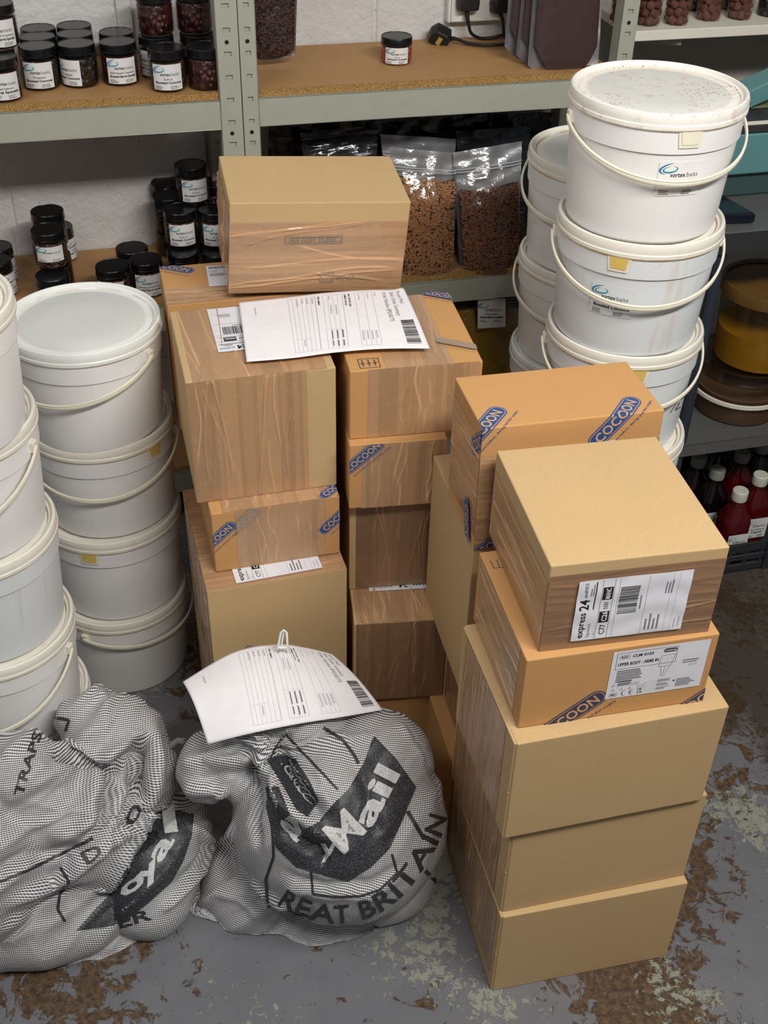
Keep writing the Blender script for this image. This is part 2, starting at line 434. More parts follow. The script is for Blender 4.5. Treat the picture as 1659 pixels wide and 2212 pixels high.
class MB:
    def __init__(s): s.v = []; s.f = []; s.mi = []
    def box(s, a, b, mi=0, T=None):
        x0, y0, z0 = a; x1, y1, z1 = b; k = len(s.v)
        pts = [Vector(p) for p in ((x0, y0, z0), (x1, y0, z0), (x1, y1, z0), (x0, y1, z0), (x0, y0, z1), (x1, y0, z1), (x1, y1, z1), (x0, y1, z1))]
        s.v += [T(p) for p in pts] if T else pts
        s.f += [tuple(k + i for i in q) for q in ((0, 3, 2, 1), (4, 5, 6, 7), (0, 1, 5, 4), (1, 2, 6, 5), (2, 3, 7, 6), (3, 0, 4, 7))]; s.mi += [mi] * 6
        return s
    def tube(s, pts, r, n=8, mi=0, ry=None, up=Vector((0, 0, 1)), cap=True):
        pts = [Vector(p) for p in pts]; k = len(s.v)
        for i, p in enumerate(pts):
            t = (pts[min(i + 1, len(pts) - 1)] - pts[max(i - 1, 0)]).normalized()
            a = up.cross(t)
            if a.length < 1e-3: a = Vector((1, 0, 0)).cross(t)
            a.normalize(); c = t.cross(a)
            rr = r[i] if isinstance(r, (list, tuple)) else r
            for j in range(n):
                th = 2 * pi * j / n; s.v.append(p + a * (rr * math.cos(th)) + c * ((ry or rr) * math.sin(th)))
        for i in range(len(pts) - 1):
            for j in range(n):
                s.f.append((k + i * n + j, k + i * n + (j + 1) % n, k + (i + 1) * n + (j + 1) % n, k + (i + 1) * n + j)); s.mi.append(mi)
        if cap:
            s.f.append(tuple(k + j for j in range(n))[::-1]); s.f.append(tuple(k + (len(pts) - 1) * n + j for j in range(n))); s.mi += [mi, mi]
        return s
    def lathe(s, prof, n=48, mi=0, c=(0, 0, 0), mis=None, a0=0, a1=2 * pi):
        k = len(s.v); full = abs(a1 - a0 - 2 * pi) < 1e-6; nn = n if full else n + 1
        for r, z in prof:
            for j in range(nn):
                th = a0 + (a1 - a0) * j / n
                s.v.append(Vector((c[0] + r * math.cos(th), c[1] + r * math.sin(th), c[2] + z)))
        for i in range(len(prof) - 1):
            for j in range(n):
                j2 = (j + 1) % nn
                s.f.append((k + i * nn + j, k + i * nn + j2, k + (i + 1) * nn + j2, k + (i + 1) * nn + j)); s.mi.append(mis[i] if mis else mi)
        return s
    def obj(s, name, mats, parent=None, smooth=False, bevel=0, seg=2, auto=None):
        o = meshobj(name, s.v, s.f, mats, parent, s.mi, smooth or auto is not None)
        bm = bmesh.new(); bm.from_mesh(o.data); bmesh.ops.remove_doubles(bm, verts=bm.verts, dist=1e-6); bmesh.ops.recalc_face_normals(bm, faces=bm.faces)
        if bevel:
            es = [e for e in bm.edges if len(e.link_faces) == 2 and e.calc_face_angle(0) > .5]
            bmesh.ops.bevel(bm, geom=es, offset=bevel, segments=seg, affect='EDGES', profile=.5)
            for f in bm.faces: f.smooth = False
        if auto is not None:
            for e in bm.edges:
                if len(e.link_faces) == 2 and e.calc_face_angle(0) > auto: e.smooth = False
        bm.to_mesh(o.data); bm.free(); o.data.update()
        return o

# ------------------------------------------------------------------ flat artwork (labels, logos, lettering)
_tx = {}
def textmesh(s, bold=0):
    k = (s, bold)
    if k not in _tx:
        cu = bpy.data.curves.new('t', 'FONT'); cu.body = s; cu.size = 1; cu.offset = bold; cu.resolution_u = 2
        o = bpy.data.objects.new('t', cu); COL.objects.link(o)
        dg = bpy.context.evaluated_depsgraph_get(); dg.update()
        me = bpy.data.meshes.new_from_object(o.evaluated_get(dg))
        vs = [(v.co.x, v.co.y) for v in me.vertices]; fs = [tuple(p.vertices) for p in me.polygons]
        xs = [v[0] for v in vs] or [0]
        _tx[k] = (vs, fs, max(xs) if vs else 0)
        bpy.data.objects.remove(o); bpy.data.curves.remove(cu); bpy.data.meshes.remove(me)
    return _tx[k]
class Art:
    def __init__(s): s.p = []                      # (verts2d, faces, mat)
    def add(s, vs, fs, mat): s.p.append((vs, fs, mat)); return s
    def rect(s, x0, y0, x1, y1, mat): return s.add([(x0, y0), (x1, y0), (x1, y1), (x0, y1)], [(0, 1, 2, 3)], mat)
    def frame(s, x0, y0, x1, y1, w, mat):
        return s.rect(x0, y0, x1, y0 + w, mat).rect(x0, y1 - w, x1, y1, mat).rect(x0, y0, x0 + w, y1, mat).rect(x1 - w, y0, x1, y1, mat)
    def line(s, a, b, w, mat):
        d = Vector((b[0] - a[0], b[1] - a[1])); n = Vector((-d.y, d.x)).normalized() * w / 2
        return s.add([(a[0] + n.x, a[1] + n.y), (a[0] - n.x, a[1] - n.y), (b[0] - n.x, b[1] - n.y), (b[0] + n.x, b[1] + n.y)], [(0, 1, 2, 3)], mat)
    def text(s, t, x, y, size, mat, bold=0, width=None, align='l', sx=1):
        vs, fs, w = textmesh(t, bold)
        k = size * sx
        if width and w: k = width / w
        ox = x - (w * k / 2 if align == 'c' else (w * k if align == 'r' else 0))
        return s.add([(ox + a * k, y + b * size) for a, b in vs], fs, mat)
    def micro(s, x, y, w, rows, pitch, mat, h=None, seed=1):
        r = random.Random(seed)
        for i in range(rows):
            s.rect(x, y - i * pitch, x + w * r.uniform(.6, 1), y - i * pitch + (h or pitch * .45), mat)
        return s
    def ellipse(s, cx, cy, rx, ry, mat, n=32): return s.add([(cx + rx * math.cos(2 * pi * i / n), cy + ry * math.sin(2 * pi * i / n)) for i in range(n)], [tuple(range(n))], mat)
    def pill(s, x0, y0, x1, y1, mat, n=12):
        r = (y1 - y0) / 2; cy = (y0 + y1) / 2; pts = []
        for i in range(n + 1): a = -pi / 2 + pi * i / n; pts.append((x1 - r + r * math.cos(a), cy + r * math.sin(a)))
        for i in range(n + 1): a = pi / 2 + pi * i / n; pts.append((x0 + r + r * math.cos(a), cy + r * math.sin(a)))
        return s.add(pts, [tuple(range(len(pts)))], mat)
    def crescent(s, cx, cy, rx, ry, a0, a1, w, mat, rot=0, n=22):
        vs = []; c, q = math.cos(rot), math.sin(rot)
        for i in range(n + 1):
            t = i / n; a = a0 + (a1 - a0) * t; k = w * math.sin(pi * t) ** .8 + w * .06
            for sg in (0, 1):
                x = (rx - k * sg) * math.cos(a); y = (ry - k * .8 * sg) * math.sin(a); vs.append((cx + x * c - y * q, cy + x * q + y * c))
        return s.add(vs, [(2 * i, 2 * i + 1, 2 * i + 3, 2 * i + 2) for i in range(n)], mat)
    def barcode(s, x, y, w, h, mat, seed=3, vertical=False, bars=34):
        r = random.Random(seed); t = 0; segs = []
        while len(segs) < bars: a = r.choice((1, 1, 2, 3)); g = r.choice((1, 1, 2)); segs.append((t, t + a)); t += a + g
        for a, b in segs:
            if vertical: s.rect(x, y + h * a / t, x + w, y + h * b / t, mat)
            else: s.rect(x + w * a / t, y, x + w * b / t, y + h, mat)
        return s
    def put(s, o, x=0, y=0, rot=0, k=1):
        c, q = math.cos(rot) * k, math.sin(rot) * k
        for vs, fs, mt in o.p: s.p.append(([(x + a * c - b * q, y + a * q + b * c) for a, b in vs], fs, mt))
        return s
    def emit(s, name, parent, fn, clip=None, lift=.00012, step=None, base=0.0):
        order = []
        for _, _, mt in s.p:
            if mt not in order: order.append(mt)
        V = []; F = []; MI = []
        for li, (vs, fs, mt) in enumerate(s.p):
            if clip or step:
                bm = bmesh.new(); bv = [bm.verts.new((a, b, 0)) for a, b in vs]
                for f in fs:
                    try: bm.faces.new([bv[i] for i in f])
                    except ValueError: pass
                if clip:
                    x0, y0, x1, y1 = clip
                    for co, no in (((x0, 0, 0), (-1, 0, 0)), ((x1, 0, 0), (1, 0, 0)), ((0, y0, 0), (0, -1, 0)), ((0, y1, 0), (0, 1, 0))):
                        bmesh.ops.bisect_plane(bm, geom=list(bm.verts) + list(bm.edges) + list(bm.faces), plane_co=co, plane_no=no, clear_outer=True)
                if step and len(bm.verts):
                    bmesh.ops.triangulate(bm, faces=bm.faces)
                    for ax in (0, 1):
                        lo = min(v.co[ax] for v in bm.verts); hi = max(v.co[ax] for v in bm.verts)
                        t = math.ceil(lo / step) * step
                        while t < hi:
                            co = [0, 0, 0]; co[ax] = t; no = [0, 0, 0]; no[ax] = 1
                            bmesh.ops.bisect_plane(bm, geom=list(bm.verts) + list(bm.edges) + list(bm.faces), plane_co=co, plane_no=no); t += step
                bm.verts.index_update(); vs = [(v.co.x, v.co.y) for v in bm.verts]; fs = [tuple(v.index for v in f.verts) for f in bm.faces]; bm.free()
            k = len(V); h = base + lift * (1 + order.index(mt) + .15 * (li % 3))
            V += [fn(a, b, h) for a, b in vs]
            for f in fs: F.append(tuple(k + i for i in f)); MI.append(order.index(mt))
        if not F: return None
        return meshobj(name, V, F, order, parent, MI)

def pill_logo(text='COCOON', W_=.135, blue='ink_blue', ink='ink_kraft', tagline=True):
    """blue capsule with the word in kraft colour and the strapline under it, centred on 0,0"""
    a = Art(); h = W_ * .235
    a.pill(-W_ / 2, -h / 2, W_ / 2, h / 2, blue)
    a.pill(-W_ / 2 + h * .07, -h / 2 + h * .07, W_ / 2 - h * .07, h / 2 - h * .07, ink)
    a.pill(-W_ / 2 + h * .11, -h / 2 + h * .11, W_ / 2 - h * .11, h / 2 - h * .11, blue + ' ')
    a.text(text, 0, -h * .27, h * .78, ink + ' ', bold=.02, width=W_ * .80, align='c')
    if tagline: a.text('total care before, during and after surgery', W_ * .06, -h * .92, h * .22, blue, width=W_ * .92, align='c')
    return a
for nm in ('ink_blue', 'ink_kraft', 'ink_faded', 'ink_navy', 'ink_black', 'ink_white', 'label_white', 'tape_brown'): MATS[nm + ' '] = MATS[nm]
def swirl(k=1):
    a = Art()
    a.crescent(0, 0, .0085 * k, .0042 * k, .35 * pi, 1.35 * pi, .0016 * k, 'ink_skyblue', .25)
    a.crescent(.0006 * k, -.0008 * k, .0062 * k, .0028 * k, .5 * pi, 2.35 * pi, .0016 * k, 'ink_teal', .15)
    return a
def brand_label(w, h, lines, rows=3, seed=1):
    a = Art(); k = w / .05
    a.put(swirl(1.35 * k), w * .23, h * .80)
    a.text('vortex', w * .26, h * .56, h * .19, 'ink_black', bold=.012, width=w * .34)
    a.text('baits', w * .62, h * .56, h * .19, 'ink_grey', width=w * .27)
    y = h * .40
    for i, t in enumerate(lines):
        a.text(t, w * .52, y, h * (.10 if i == 0 else .13), 'ink_black', bold=.012 if i == 0 else .03, width=min(w * .86, len(t) * h * (.062 if i == 0 else .075)), align='c'); y -= h * .145
    a.micro(w * .07, h * .145, w * .3, rows, h * .05, 'ink_grey', seed=seed); a.micro(w * .58, h * .145, w * .3, rows, h * .05, 'ink_grey', seed=seed + 5)
    return a
def express_label(mirror=False):
    """152 x 102 mm carrier label; reads up the short side"""
    a = Art(); P = Art(); w, h = .102, .152           # portrait layout, later turned 90 degrees
    P.text('express', .004, .137, .0125, 'ink_black', bold=.02, width=.044)
    P.text('24', .052, .1345, .018, 'ink_black', bold=.02, width=.018)
    P.text('parcelFORCE', .074, .139, .006, 'ink_black', bold=.01, width=.024)
    P.micro(.076, .133, .02, 2, .003, 'ink_grey')
    P.rect(.052, .127, .098, .1285, 'ink_black'); P.text('Signature', .004, .128, .0065, 'ink_grey'); P.text('1 of 1', .004, .121, .004, 'ink_grey')
    P.rect(.0, .1195, w, .12, 'ink_grey'); P.rect(.0, .1035, w, .104, 'ink_grey'); P.rect(.0, .097, w, .0973, 'ink_grey')
    P.text('C77', .006, .1075, .0105, 'ink_black', bold=.01); P.rect(.028, .105, .047, .1185, 'ink_black'); P.text('C26', .030, .1078, .0098, 'ink_white', bold=.02)
    P.text('NW', .0505, .1078, .0098, 'ink_black', bold=.005, width=.0125); P.rect(.067, .105, .088, .1185, 'ink_black'); P.text('MANC', .0685, .1078, .0095, 'ink_white', bold=.015, width=.018)
    P.barcode(.040, .069, .046, .026, 'ink_black', 5, False, 26)
    P.micro(.045, .064, .034, 1, .004, 'ink_grey')
    P.rect(.0, .058, w, .0583, 'ink_grey')
    P.micro(.006, .051, .028, 4, .0055, 'ink_grey', .0022, 8); P.rect(0, .026, w, .0263, 'ink_pale'); P.rect(0, .017, w, .0173, 'ink_pale')
    P.micro(.066, .032, .03, 3, .004, 'ink_grey', .0015, 4); P.micro(.006, .011, .022, 2, .006, 'ink_pale', .0016, 3)
    a.put(P, .152, 0, pi / 2)                         # 90 degrees: portrait top is now the left edge
    return a

# ------------------------------------------------------------------ cartons
class Face:
    """local face frames of a carton: F front, L left, T top, R right"""
    def __init__(s, w, d, h):
        s.w, s.d, s.h = w, d, h
    def fn(s, f):
        w, d, h = s.w, s.d, s.h
        if f == 'F': return lambda x, y, e=0: Vector((x, -e, y))
        if f == 'L': return lambda x, y, e=0: Vector((-e, d - x, y))
        if f == 'T': return lambda x, y, e=0: Vector((x, y, h + e))
        if f == 'R': return lambda x, y, e=0: Vector((w + e, x, y))
    def wrap(s, e0):
        """front face continuing over the front top edge on to the top"""
        h = s.h
        return lambda x, y, e=0: Vector((x, -e - e0, y)) if y <= h else Vector((x, y - h, h + e + e0))
    def size(s, f): return {'F': (s.w, s.h), 'L': (s.d, s.h), 'T': (s.w, s.d), 'R': (s.d, s.h)}[f]
def tape(parent, F, face, u0, v0, u1, v1, along='v', seed=0, mat='tape_brown', amp=1.0, label=None, e0=.0004):
    """parcel tape laid over a face, with raised creases"""
    fn = F.fn(face); r = random.Random(seed)
    st = .0016; nu = max(4, int((u1 - u0) / st)); nv = max(4, int((v1 - v0) / st))
    U, V = np.meshgrid(np.linspace(u0, u1, nu + 1), np.linspace(v0, v1, nv + 1))
    A, B = (U - u0, V - v0) if along == 'v' else (V - v0, U - u0)
    LA, LB = (u1 - u0, v1 - v0) if along == 'v' else (v1 - v0, u1 - u0)
    Hh = np.zeros_like(U); Cr = np.zeros_like(U)
    for k in range(int(4 + LA / .020)):
        a0 = r.uniform(.02, .98) * LA; sl = r.gauss(0, .10); b0 = r.uniform(-.2, .55) * LB; ln = r.uniform(.3, 1.1) * LB
        wv = r.uniform(.001, .006); ph = r.uniform(0, 6); wid = r.uniform(.0009, .0022); hh = r.choice((.0005, .0008, .0012, .0019)) * amp
        c = a0 + sl * (B - b0) + wv * np.sin(B / LB * r.uniform(3, 9) + ph)
        env = np.clip((B - b0) / .02, 0, 1) * np.clip((b0 + ln - B) / .02, 0, 1)
        Hh += hh * env * np.exp(-((A - c) / wid) ** 2); Cr += env * np.exp(-((A - c) / (wid * .8)) ** 2) * r.choice((.15, .3, .6, 1))
    for k in range(3):
        fr = r.uniform(40, 110); Hh += .00018 * np.sin(A * fr * 2 * pi + r.uniform(0, 6) + 2 * np.sin(B * r.uniform(10, 30)))
    edge = np.minimum.reduce([(U - u0), (u1 - U), (V - v0), (v1 - V)]); Hh *= np.clip(edge / .004, 0, 1)
    vs = [fn(float(u), float(v), float(e0 + max(0, h))) for u, v, h in zip(U.ravel(), V.ravel(), Hh.ravel())]
    fs = [(j * (nu + 1) + i, j * (nu + 1) + i + 1, (j + 1) * (nu + 1) + i + 1, (j + 1) * (nu + 1) + i) for j in range(nv) for i in range(nu)]
    uv = np.stack([A.ravel() + seed * .37, B.ravel()], -1)
    o = meshobj('packing_tape', vs, fs, mat, parent, None, True, uv)
    at = o.data.attributes.new('crease', 'FLOAT', 'POINT'); at.data.foreach_set('value', np.clip(Cr.ravel(), 0, 1).astype(np.float32))
    if label: o['label'] = label
    return o
def carton(name, label, org, yaw, w, d, h, mat='kraft_pale', flaps=(), rot=None, group='stacked cardboard cartons', cat='cardboard box'):
    t = thing(name, label, cat, org, rot if rot is not None else yaw, group)
    b = MB(); b.box((0, 0, 0), (w, d, h)); o = b.obj('carton_body', mat, t, bevel=.0022, seg=3)
    # a soft, slightly crushed skin
    F = Face(w, d, h)
    for fc in flaps:
        fn = F.fn(fc); A_, B_ = F.size(fc); q = MB(); g = .0012; th = .003
        half = B_ / 2
        for y0, y1 in ((g, half - .0008), (half + .0008, B_ - g)):
            q.box((g * 2, y0, -.001), (A_ - g * 2, y1, th), T=lambda p, fn=fn: fn(p.x, p.y, p.z))
        q.obj('flap', mat, t, bevel=.0008, seg=1)
    return t, F
def sticker(parent, F, face, x, y, rot, w, h, art, name='shipping_label', e=.0024, wavy=0, mat='label_white'):
    """paper label on a face; its print is a piece of the label"""
    fn = F.fn(face); c, s_ = math.cos(rot), math.sin(rot)
    def f(a, b, l):
        z = e + l + wavy * (.5 + .5 * math.sin(b * 150 + a * 18 + 2 * math.sin(a * 40)))
        return fn(x + a * c - b * s_, y + a * s_ + b * c, z)
    n, mm = max(2, int(w / .004)), max(2, int(h / .004)) 
    if not wavy: n = mm = 2
    vs = [f(w * i / n, h * j / mm, 0) for j in range(mm + 1) for i in range(n + 1)]
    fs = [(j * (n + 1) + i, j * (n + 1) + i + 1, (j + 1) * (n + 1) + i + 1, (j + 1) * (n + 1) + i) for j in range(mm) for i in range(n)]
    o = meshobj(name, vs, fs, mat, parent, None, True)
    if art: art.emit('print', o, f, clip=(0.001, 0.001, w - .001, h - .001), step=.006 if wavy else None)
    return o
def logo(parent, F, face, x, y, rot, art, e=.0004, name='printed_logo', wrap=False, clip=None):
    a = Art(); a.put(art, x, y, rot)
    A_, B_ = F.size(face)
    if wrap:
        fw = F.wrap(e); a.emit(name, parent, fw, clip=(0, 0, A_, F.h + .2), step=.004)
    else:
        fn = F.fn(face); a.emit(name, parent, lambda p, q, l: fn(p, q, l), clip=clip or (0, 0, A_, B_), base=e)

# ================================================================== the setting
q = MB(); q.box((-3.2, -1.2, -.08), (4.2, 4.2, 0)); o = q.obj('floor', 'floor'); struct(o)
WN = .31     # wall plane, rack depth
def block_wall():
    """painted blockwork: blocks with slightly recessed, rounded joints"""
    b = MB(); L = .405; Hc = .2385
    z0 = .790 - 4 * Hc
    b.box((-2.6, WN + .004, -.05), (4.0, WN + .12, 2.9))
    for c in range(14):
        zb = z0 + c * Hc
        off = {4: -.13, 5: .345 - 3 * 0 - L}.get(c, (-.13 if c % 2 == 0 else -.435 + .0))
        if c == 4: off = -.45
        for k in range(-6, 11):
            x = off + k * .475
            if x > 3.9 or x + .475 < -2.6: continue
            b.box((max(-2.6, x + .004), WN, max(-.05, zb + .004)), (min(4.0, x + .475 - .004), WN + .02, min(2.9, zb + Hc - .004)))
    T = b.v; b.v = [RK(p.x, p.y, p.z) for p in T]
    return b.obj('wall_back', 'wall', bevel=.005, seg=2)
struct(block_wall())
b = MB(); b.box((1.75, -1.5, 0), (1.87, WN, 2.9)); b.v = [RK(*p) for p in b.v]; struct(b.obj('wall_right', 'panel_grey'))
q = MB()
# vertical service duct / pipe boxed on the wall behind the left jars
q.box((-.15, WN - .012, 1.05), (-.118, WN, 2.2)); q.v = [RK(*p) for p in q.v]; o = q.obj('trim_1', 'wall', bevel=.003); struct(o)

# ================================================================== shelving units
ZU, ZL = 1.048, .607           # tops of the upper and lower front beams
BT = .013                      # board standing proud of the beam
US, LS = ZU + BT, ZL + BT      # shelf surfaces
def post_mesh(x0, x1, n0, z1, name, parent, flip=False):
    """pressed angle post with keyhole slots and bolt holes"""
    w = x1 - x0; b = MB(); sl = []; pitch = .0445; z = .02; i = 0
    th = .002; hx0, hx1 = x0 + w * .32, x0 + w * .66
    zc = 0.0
    holes = []
    while z < z1 - .02:
        holes.append((z, z + .0085)); z += pitch
    prev = 0
    for a, c in holes:
        b.box((x0, n0, prev), (x1, n0 + th, a)); b.box((x0, n0, a), (hx0, n0 + th, c)); b.box((hx1, n0, a), (x1, n0 + th, c)); prev = c
    b.box((x0, n0, prev), (x1, n0 + th, z1))
    sx = x0 if not flip else x1 - th
    b.box((sx, n0, 0), (sx + th, n0 + .036, z1))
    for a, c in holes: b.box((hx0 - .001, n0 + .0042, a - .002), (hx1 + .001, n0 + .0052, c + .002))
    b.v = [RK(*p) for p in b.v]
    o = b.obj(name, 'rack_grey', parent)
    d = MB()
    for k, zz in enumerate([h[0] for h in holes]):
        if k % 4 == 1: d.lathe([(0, 0), (.0038, 0), (.0038, .0006), (0, .0006)], 12, T if False else 0)
    bolt = MB()
    for k in range(1, len(holes), 4):
        zz = holes[k][1] + .018
        if zz > z1: break
        cx = (x0 + x1) / 2 - .001
        for j in range(10):
            pass
        pts = [Vector((cx + .0042 * math.cos(2 * pi * j / 12), n0 - .0004, zz + .0042 * math.sin(2 * pi * j / 12))) for j in range(12)]
        k0 = len(bolt.v); bolt.v += pts; bolt.f.append(tuple(range(k0, k0 + 12))); bolt.mi.append(0)
    if bolt.v:
        bolt.v = [RK(*p) for p in bolt.v]; meshobj('bolt_hole', bolt.v, bolt.f, 'black_plastic', o, None)
    return o
def rack(name, label, ua, ub, levels, posts):
    t = thing(name, label, 'shelving', (0, 0, 0), 0, 'grey boltless shelving units')
    for x0, x1, n0, fl in posts: post_mesh(x0, x1, n0, 1.95, 'post', t, fl)
    for zt in levels:
        f = MB(); f.box((ua, .002, zt - .058), (ub, .004, zt)); f.box((ua, .002, zt - .003), (ub, .016, zt)); f.box((ua, .002, zt - .058), (ub, .012, zt - .056))
        f.v = [RK(*p) for p in f.v]; f.obj('beam', 'rack_grey', t, bevel=.0007, seg=1)
        f = MB(); f.box((ua, WN - .02, zt - .058), (ub, WN - .018, zt)); f.v = [RK(*p) for p in f.v]; f.obj('beam', 'rack_grey', t)
        for ue in (ua, ub - .002):
            f = MB(); f.box((ue, .004, zt - .058), (ue + .002, WN - .02, zt)); f.v = [RK(*p) for p in f.v]; f.obj('beam', 'rack_grey', t)
        f = MB(); n = 90; rr = random.Random(int(zt * 100 + ua * 10))
        # board with a slightly ragged front edge
        top = []; k0 = 0; vs = []; fs = []; mi = []
        for i in range(n + 1):
            x = ua + .003 + (ub - ua - .006) * i / n; j = rr.uniform(-.0012, .0012); dz = rr.uniform(-.0006, .0006)
            vs += [RK(x, .006 + j, zt + .0005), RK(x, .0065 + j, zt + BT + dz), RK(x, .016, zt + BT), RK(x, WN - .006, zt + BT), RK(x, WN - .006, zt + .0005)]
        for i in range(n):
            a = i * 5; c = a + 5
            for s_, mm in ((0, 1), (1, 1), (2, 0), (3, 1), (4, 0)):
                s2 = (s_ + 1) % 5; fs.append((a + s_, a + s2, c + s2, c + s_)); mi.append(mm)
        fs.append((0, 1, 2, 3, 4)); fs.append(tuple(len(vs) - 5 + i for i in range(5))[::-1]); mi += [1, 1]
        meshobj('shelf_board', vs, fs, ['chipboard', 'chipboard_edge'], t, mi)
    return t
rack('shelving_unit', 'grey steel shelving on the left holding rows of black lidded jars', -1.0, .026, (ZU, ZL, .16),
     [(.0225, .066, 0, False), (.0225, .066, WN - .04, False), (-1.04, -1.0, 0, True), (-1.04, -1.0, WN - .04, True)])
rack('shelving_unit', 'grey steel shelving in the middle with one small jar and bags', .098, .873, (ZU, ZL, .16),
     [(.068, .101, 0, True), (.068, .101, WN - .04, True), (.868, .905, 0, False), (.868, .905, WN - .04, False)])

# ================================================================== jars
JR, JH = .0368, .0800
def jar_meshes(kind):
    body = {'R': JR, 'H': JH}
    R, Hh = (JR, JH) if kind != 'squat' else (.0345, .0545)
    lh = .0165 if kind != 'squat' else .0160
    b = MB(); b.lathe([(0, .0008), (R * .86, .0004), (R * .97, .003), (R, .007), (R, Hh - lh - .006), (R * .965, Hh - lh - .001), (R * .93, Hh - lh + .002)], 36)
    body = b.obj('jar_body', 'clear_plastic', None, auto=.6); 
    l = MB(); z0 = Hh - lh
    l.lathe([(R * .94, z0), (R * .985, z0), (R * .985, z0 + .0012), (R * .965, z0 + .002), (R * .965, Hh - .0015), (R * .94, Hh - .0002), (R * .90, Hh), (R * .89, Hh - .0007), (0, Hh - .0007)], 40)
    lid = l.obj('lid', 'black_gloss', None, auto=.6)
    fill = {'squat': .9, 'red': .98}.get(kind, .93)
    c = MB(); rr = R * .94; hz = (Hh - lh - .003) * fill
    c.lathe([(0, .002), (rr * .9, .002), (rr, .006), (rr, hz - .003), (rr * .93, hz), (0, hz + .001)], 44)
    cont = c.obj('contents', {'dark': 'bait_dark', 'olive': 'bait_olive', 'red': 'bait_red', 'crimson': 'bait_crimson', 'squat': 'bait_orange', 'brown': 'bait_brown'}[kind], None, auto=.8)
    return body.data, lid.data, cont.data, [body, lid, cont]
JM = {}
def label_mesh(key, lines, R, w, h, z0, half=False):
    n = 14; vs = []; fs = []
    for j in (0, 1):
        for i in range(n + 1):
            a = -pi / 2 + (i / n - .5) * w / R; vs.append(((R + .0003) * math.cos(a), (R + .0003) * math.sin(a), z0 + h * j))
    fs = [(i, i + 1, n + 2 + i, n + 1 + i) for i in range(n)]
    o = meshobj('paper_label', vs, fs, 'jar_label', None, None, True)
    art = brand_label(w, h, lines, 3, len(key))
    def f(x, y, l):
        a = -pi / 2 + (x / w - .5) * w / R; r = R + .0003 + l
        return Vector((r * math.cos(a), r * math.sin(a), z0 + y))
    p = art.emit('print', None, f, step=.012)
    return o, p
LM = {}
def jar(kind, text, lx, ly, level, shelf, rot=0, label='', group=None, labelled=True, world=None):
    if kind not in JM:
        r_ = jar_meshes(kind); JM[kind] = r_[:3]
        for o in r_[3]: bpy.data.objects.remove(o)
    Hh = JH if kind != 'squat' else .0545
    z = shelf + (level - 1) * JH
    p = atz(lx, ly, z + Hh)
    t = thing('bait_jar', label, 'jar', (p.x, p.y, z), RA + rot, group)
    for nm, me in zip(('jar_body', 'lid', 'contents'), (JM[kind][0], JM[kind][1], JM[kind][2])): inst(nm, me, t)
    if labelled:
        R = JR if kind != 'squat' else .0345
        k = tuple(text) + (kind == 'squat',)
        if k not in LM:
            w, h, z0 = (.061, .049, .007) if kind != 'squat' else (.052, .033, .004)
            if text and text[0] == '_wide': o, pr = label_mesh('x', [], R, .060, .034, .020)
            else: o, pr = label_mesh('x' * len(LM), text, R, w, h, z0)
            LM[k] = (o.data, pr.data); bpy.data.objects.remove(o); bpy.data.objects.remove(pr)
        lb = inst('paper_label', LM[k][0], t); inst('print', LM[k][1], lb)
    return t
G1 = 'black lidded bait jars on the upper left shelf'; G2 = 'black lidded bait jars on the lower left shelf'
COC = ['Tropical', 'Boosted Cocoons']; SPE = ['Hydrolysed Cranberry', 'Boosted Barrel Specials']; GAG = ['G.A.G.', 'Boosted Cocoons']; SAL = ['Red Salmon', 'Barrel Specials']
jar('dark', COC, 78, 97, 1, US, -.12, 'front jar of dark bait left of the turned-label jar, upper left shelf', G1)
jar('dark', COC, 164, 92, 1, US, -.80, 'jar with its white label turned to the left, upper left shelf front row', G1)
jar('crimson', SPE, 253, 88, 1, US, .05, 'crimson jar with Boosted Barrel Specials label, upper left shelf', G1)
jar('dark', COC, 79, 77, 1, US, .3, 'second jar back in the leftmost full column, upper left shelf', G1, False)
jar('dark', COC, 161, 71, 1, US, .2, 'second jar back behind the turned-label jar, upper left shelf', G1, False)
jar('dark', COC, 81, 59, 1, US, .2, 'rearmost jar of the leftmost full column, upper left shelf', G1, False)
jar('dark', COC, 159, 53, 1, US, .2, 'rearmost jar of the middle column, upper left shelf', G1, False)
jar('crimson', SPE, 251, 67, 1, US, .2, 'jar hidden behind the crimson Barrel Specials jar, upper left shelf', G1, False)
jar('crimson', SAL, -6, 120, 1, US, .15, 'jar cut off by the left edge of the photo on the upper shelf', G1)
jar('dark', COC, -14, 74, 1, US, .15, 'jar behind the cut-off jar at the left edge, upper shelf, lower of its pile', G1, False)
jar('crimson', SPE, -13, 5, 2, US, .1, 'jar on top of another at the left edge of the upper shelf', G1)
jar('olive', GAG, 357, 101, 1, US, -.1, 'front jar with white label beside the post, upper left shelf', G1)
jar('red', SPE, 441, 98, 1, US, 1.9, 'unlabelled front jar of red bait tight against the post, upper left shelf', G1, False)
jar('dark', COC, 336, 74, 1, US, -.9, 'lower jar of the pile behind the white-labelled jar beside the post', G1)
jar('red', SPE, 425, 70, 1, US, 1.9, 'lower jar of the pile nearest the post, upper left shelf', G1, False)
jar('red', SPE, 330, -20, 2, US, 2, 'upper red jar of the left pile, cropped by the top of the photo', G1, False)
jar('red', SPE, 415, -24, 2, US, 2, 'upper red jar of the pile nearest the post, cropped by the photo top', G1, False)
jar('squat', ['G.A.G.', 'Hardened Hookbaits'], 857, 76, 1, US, -.22, 'lone squat jar of orange balls on the empty middle shelf', None)
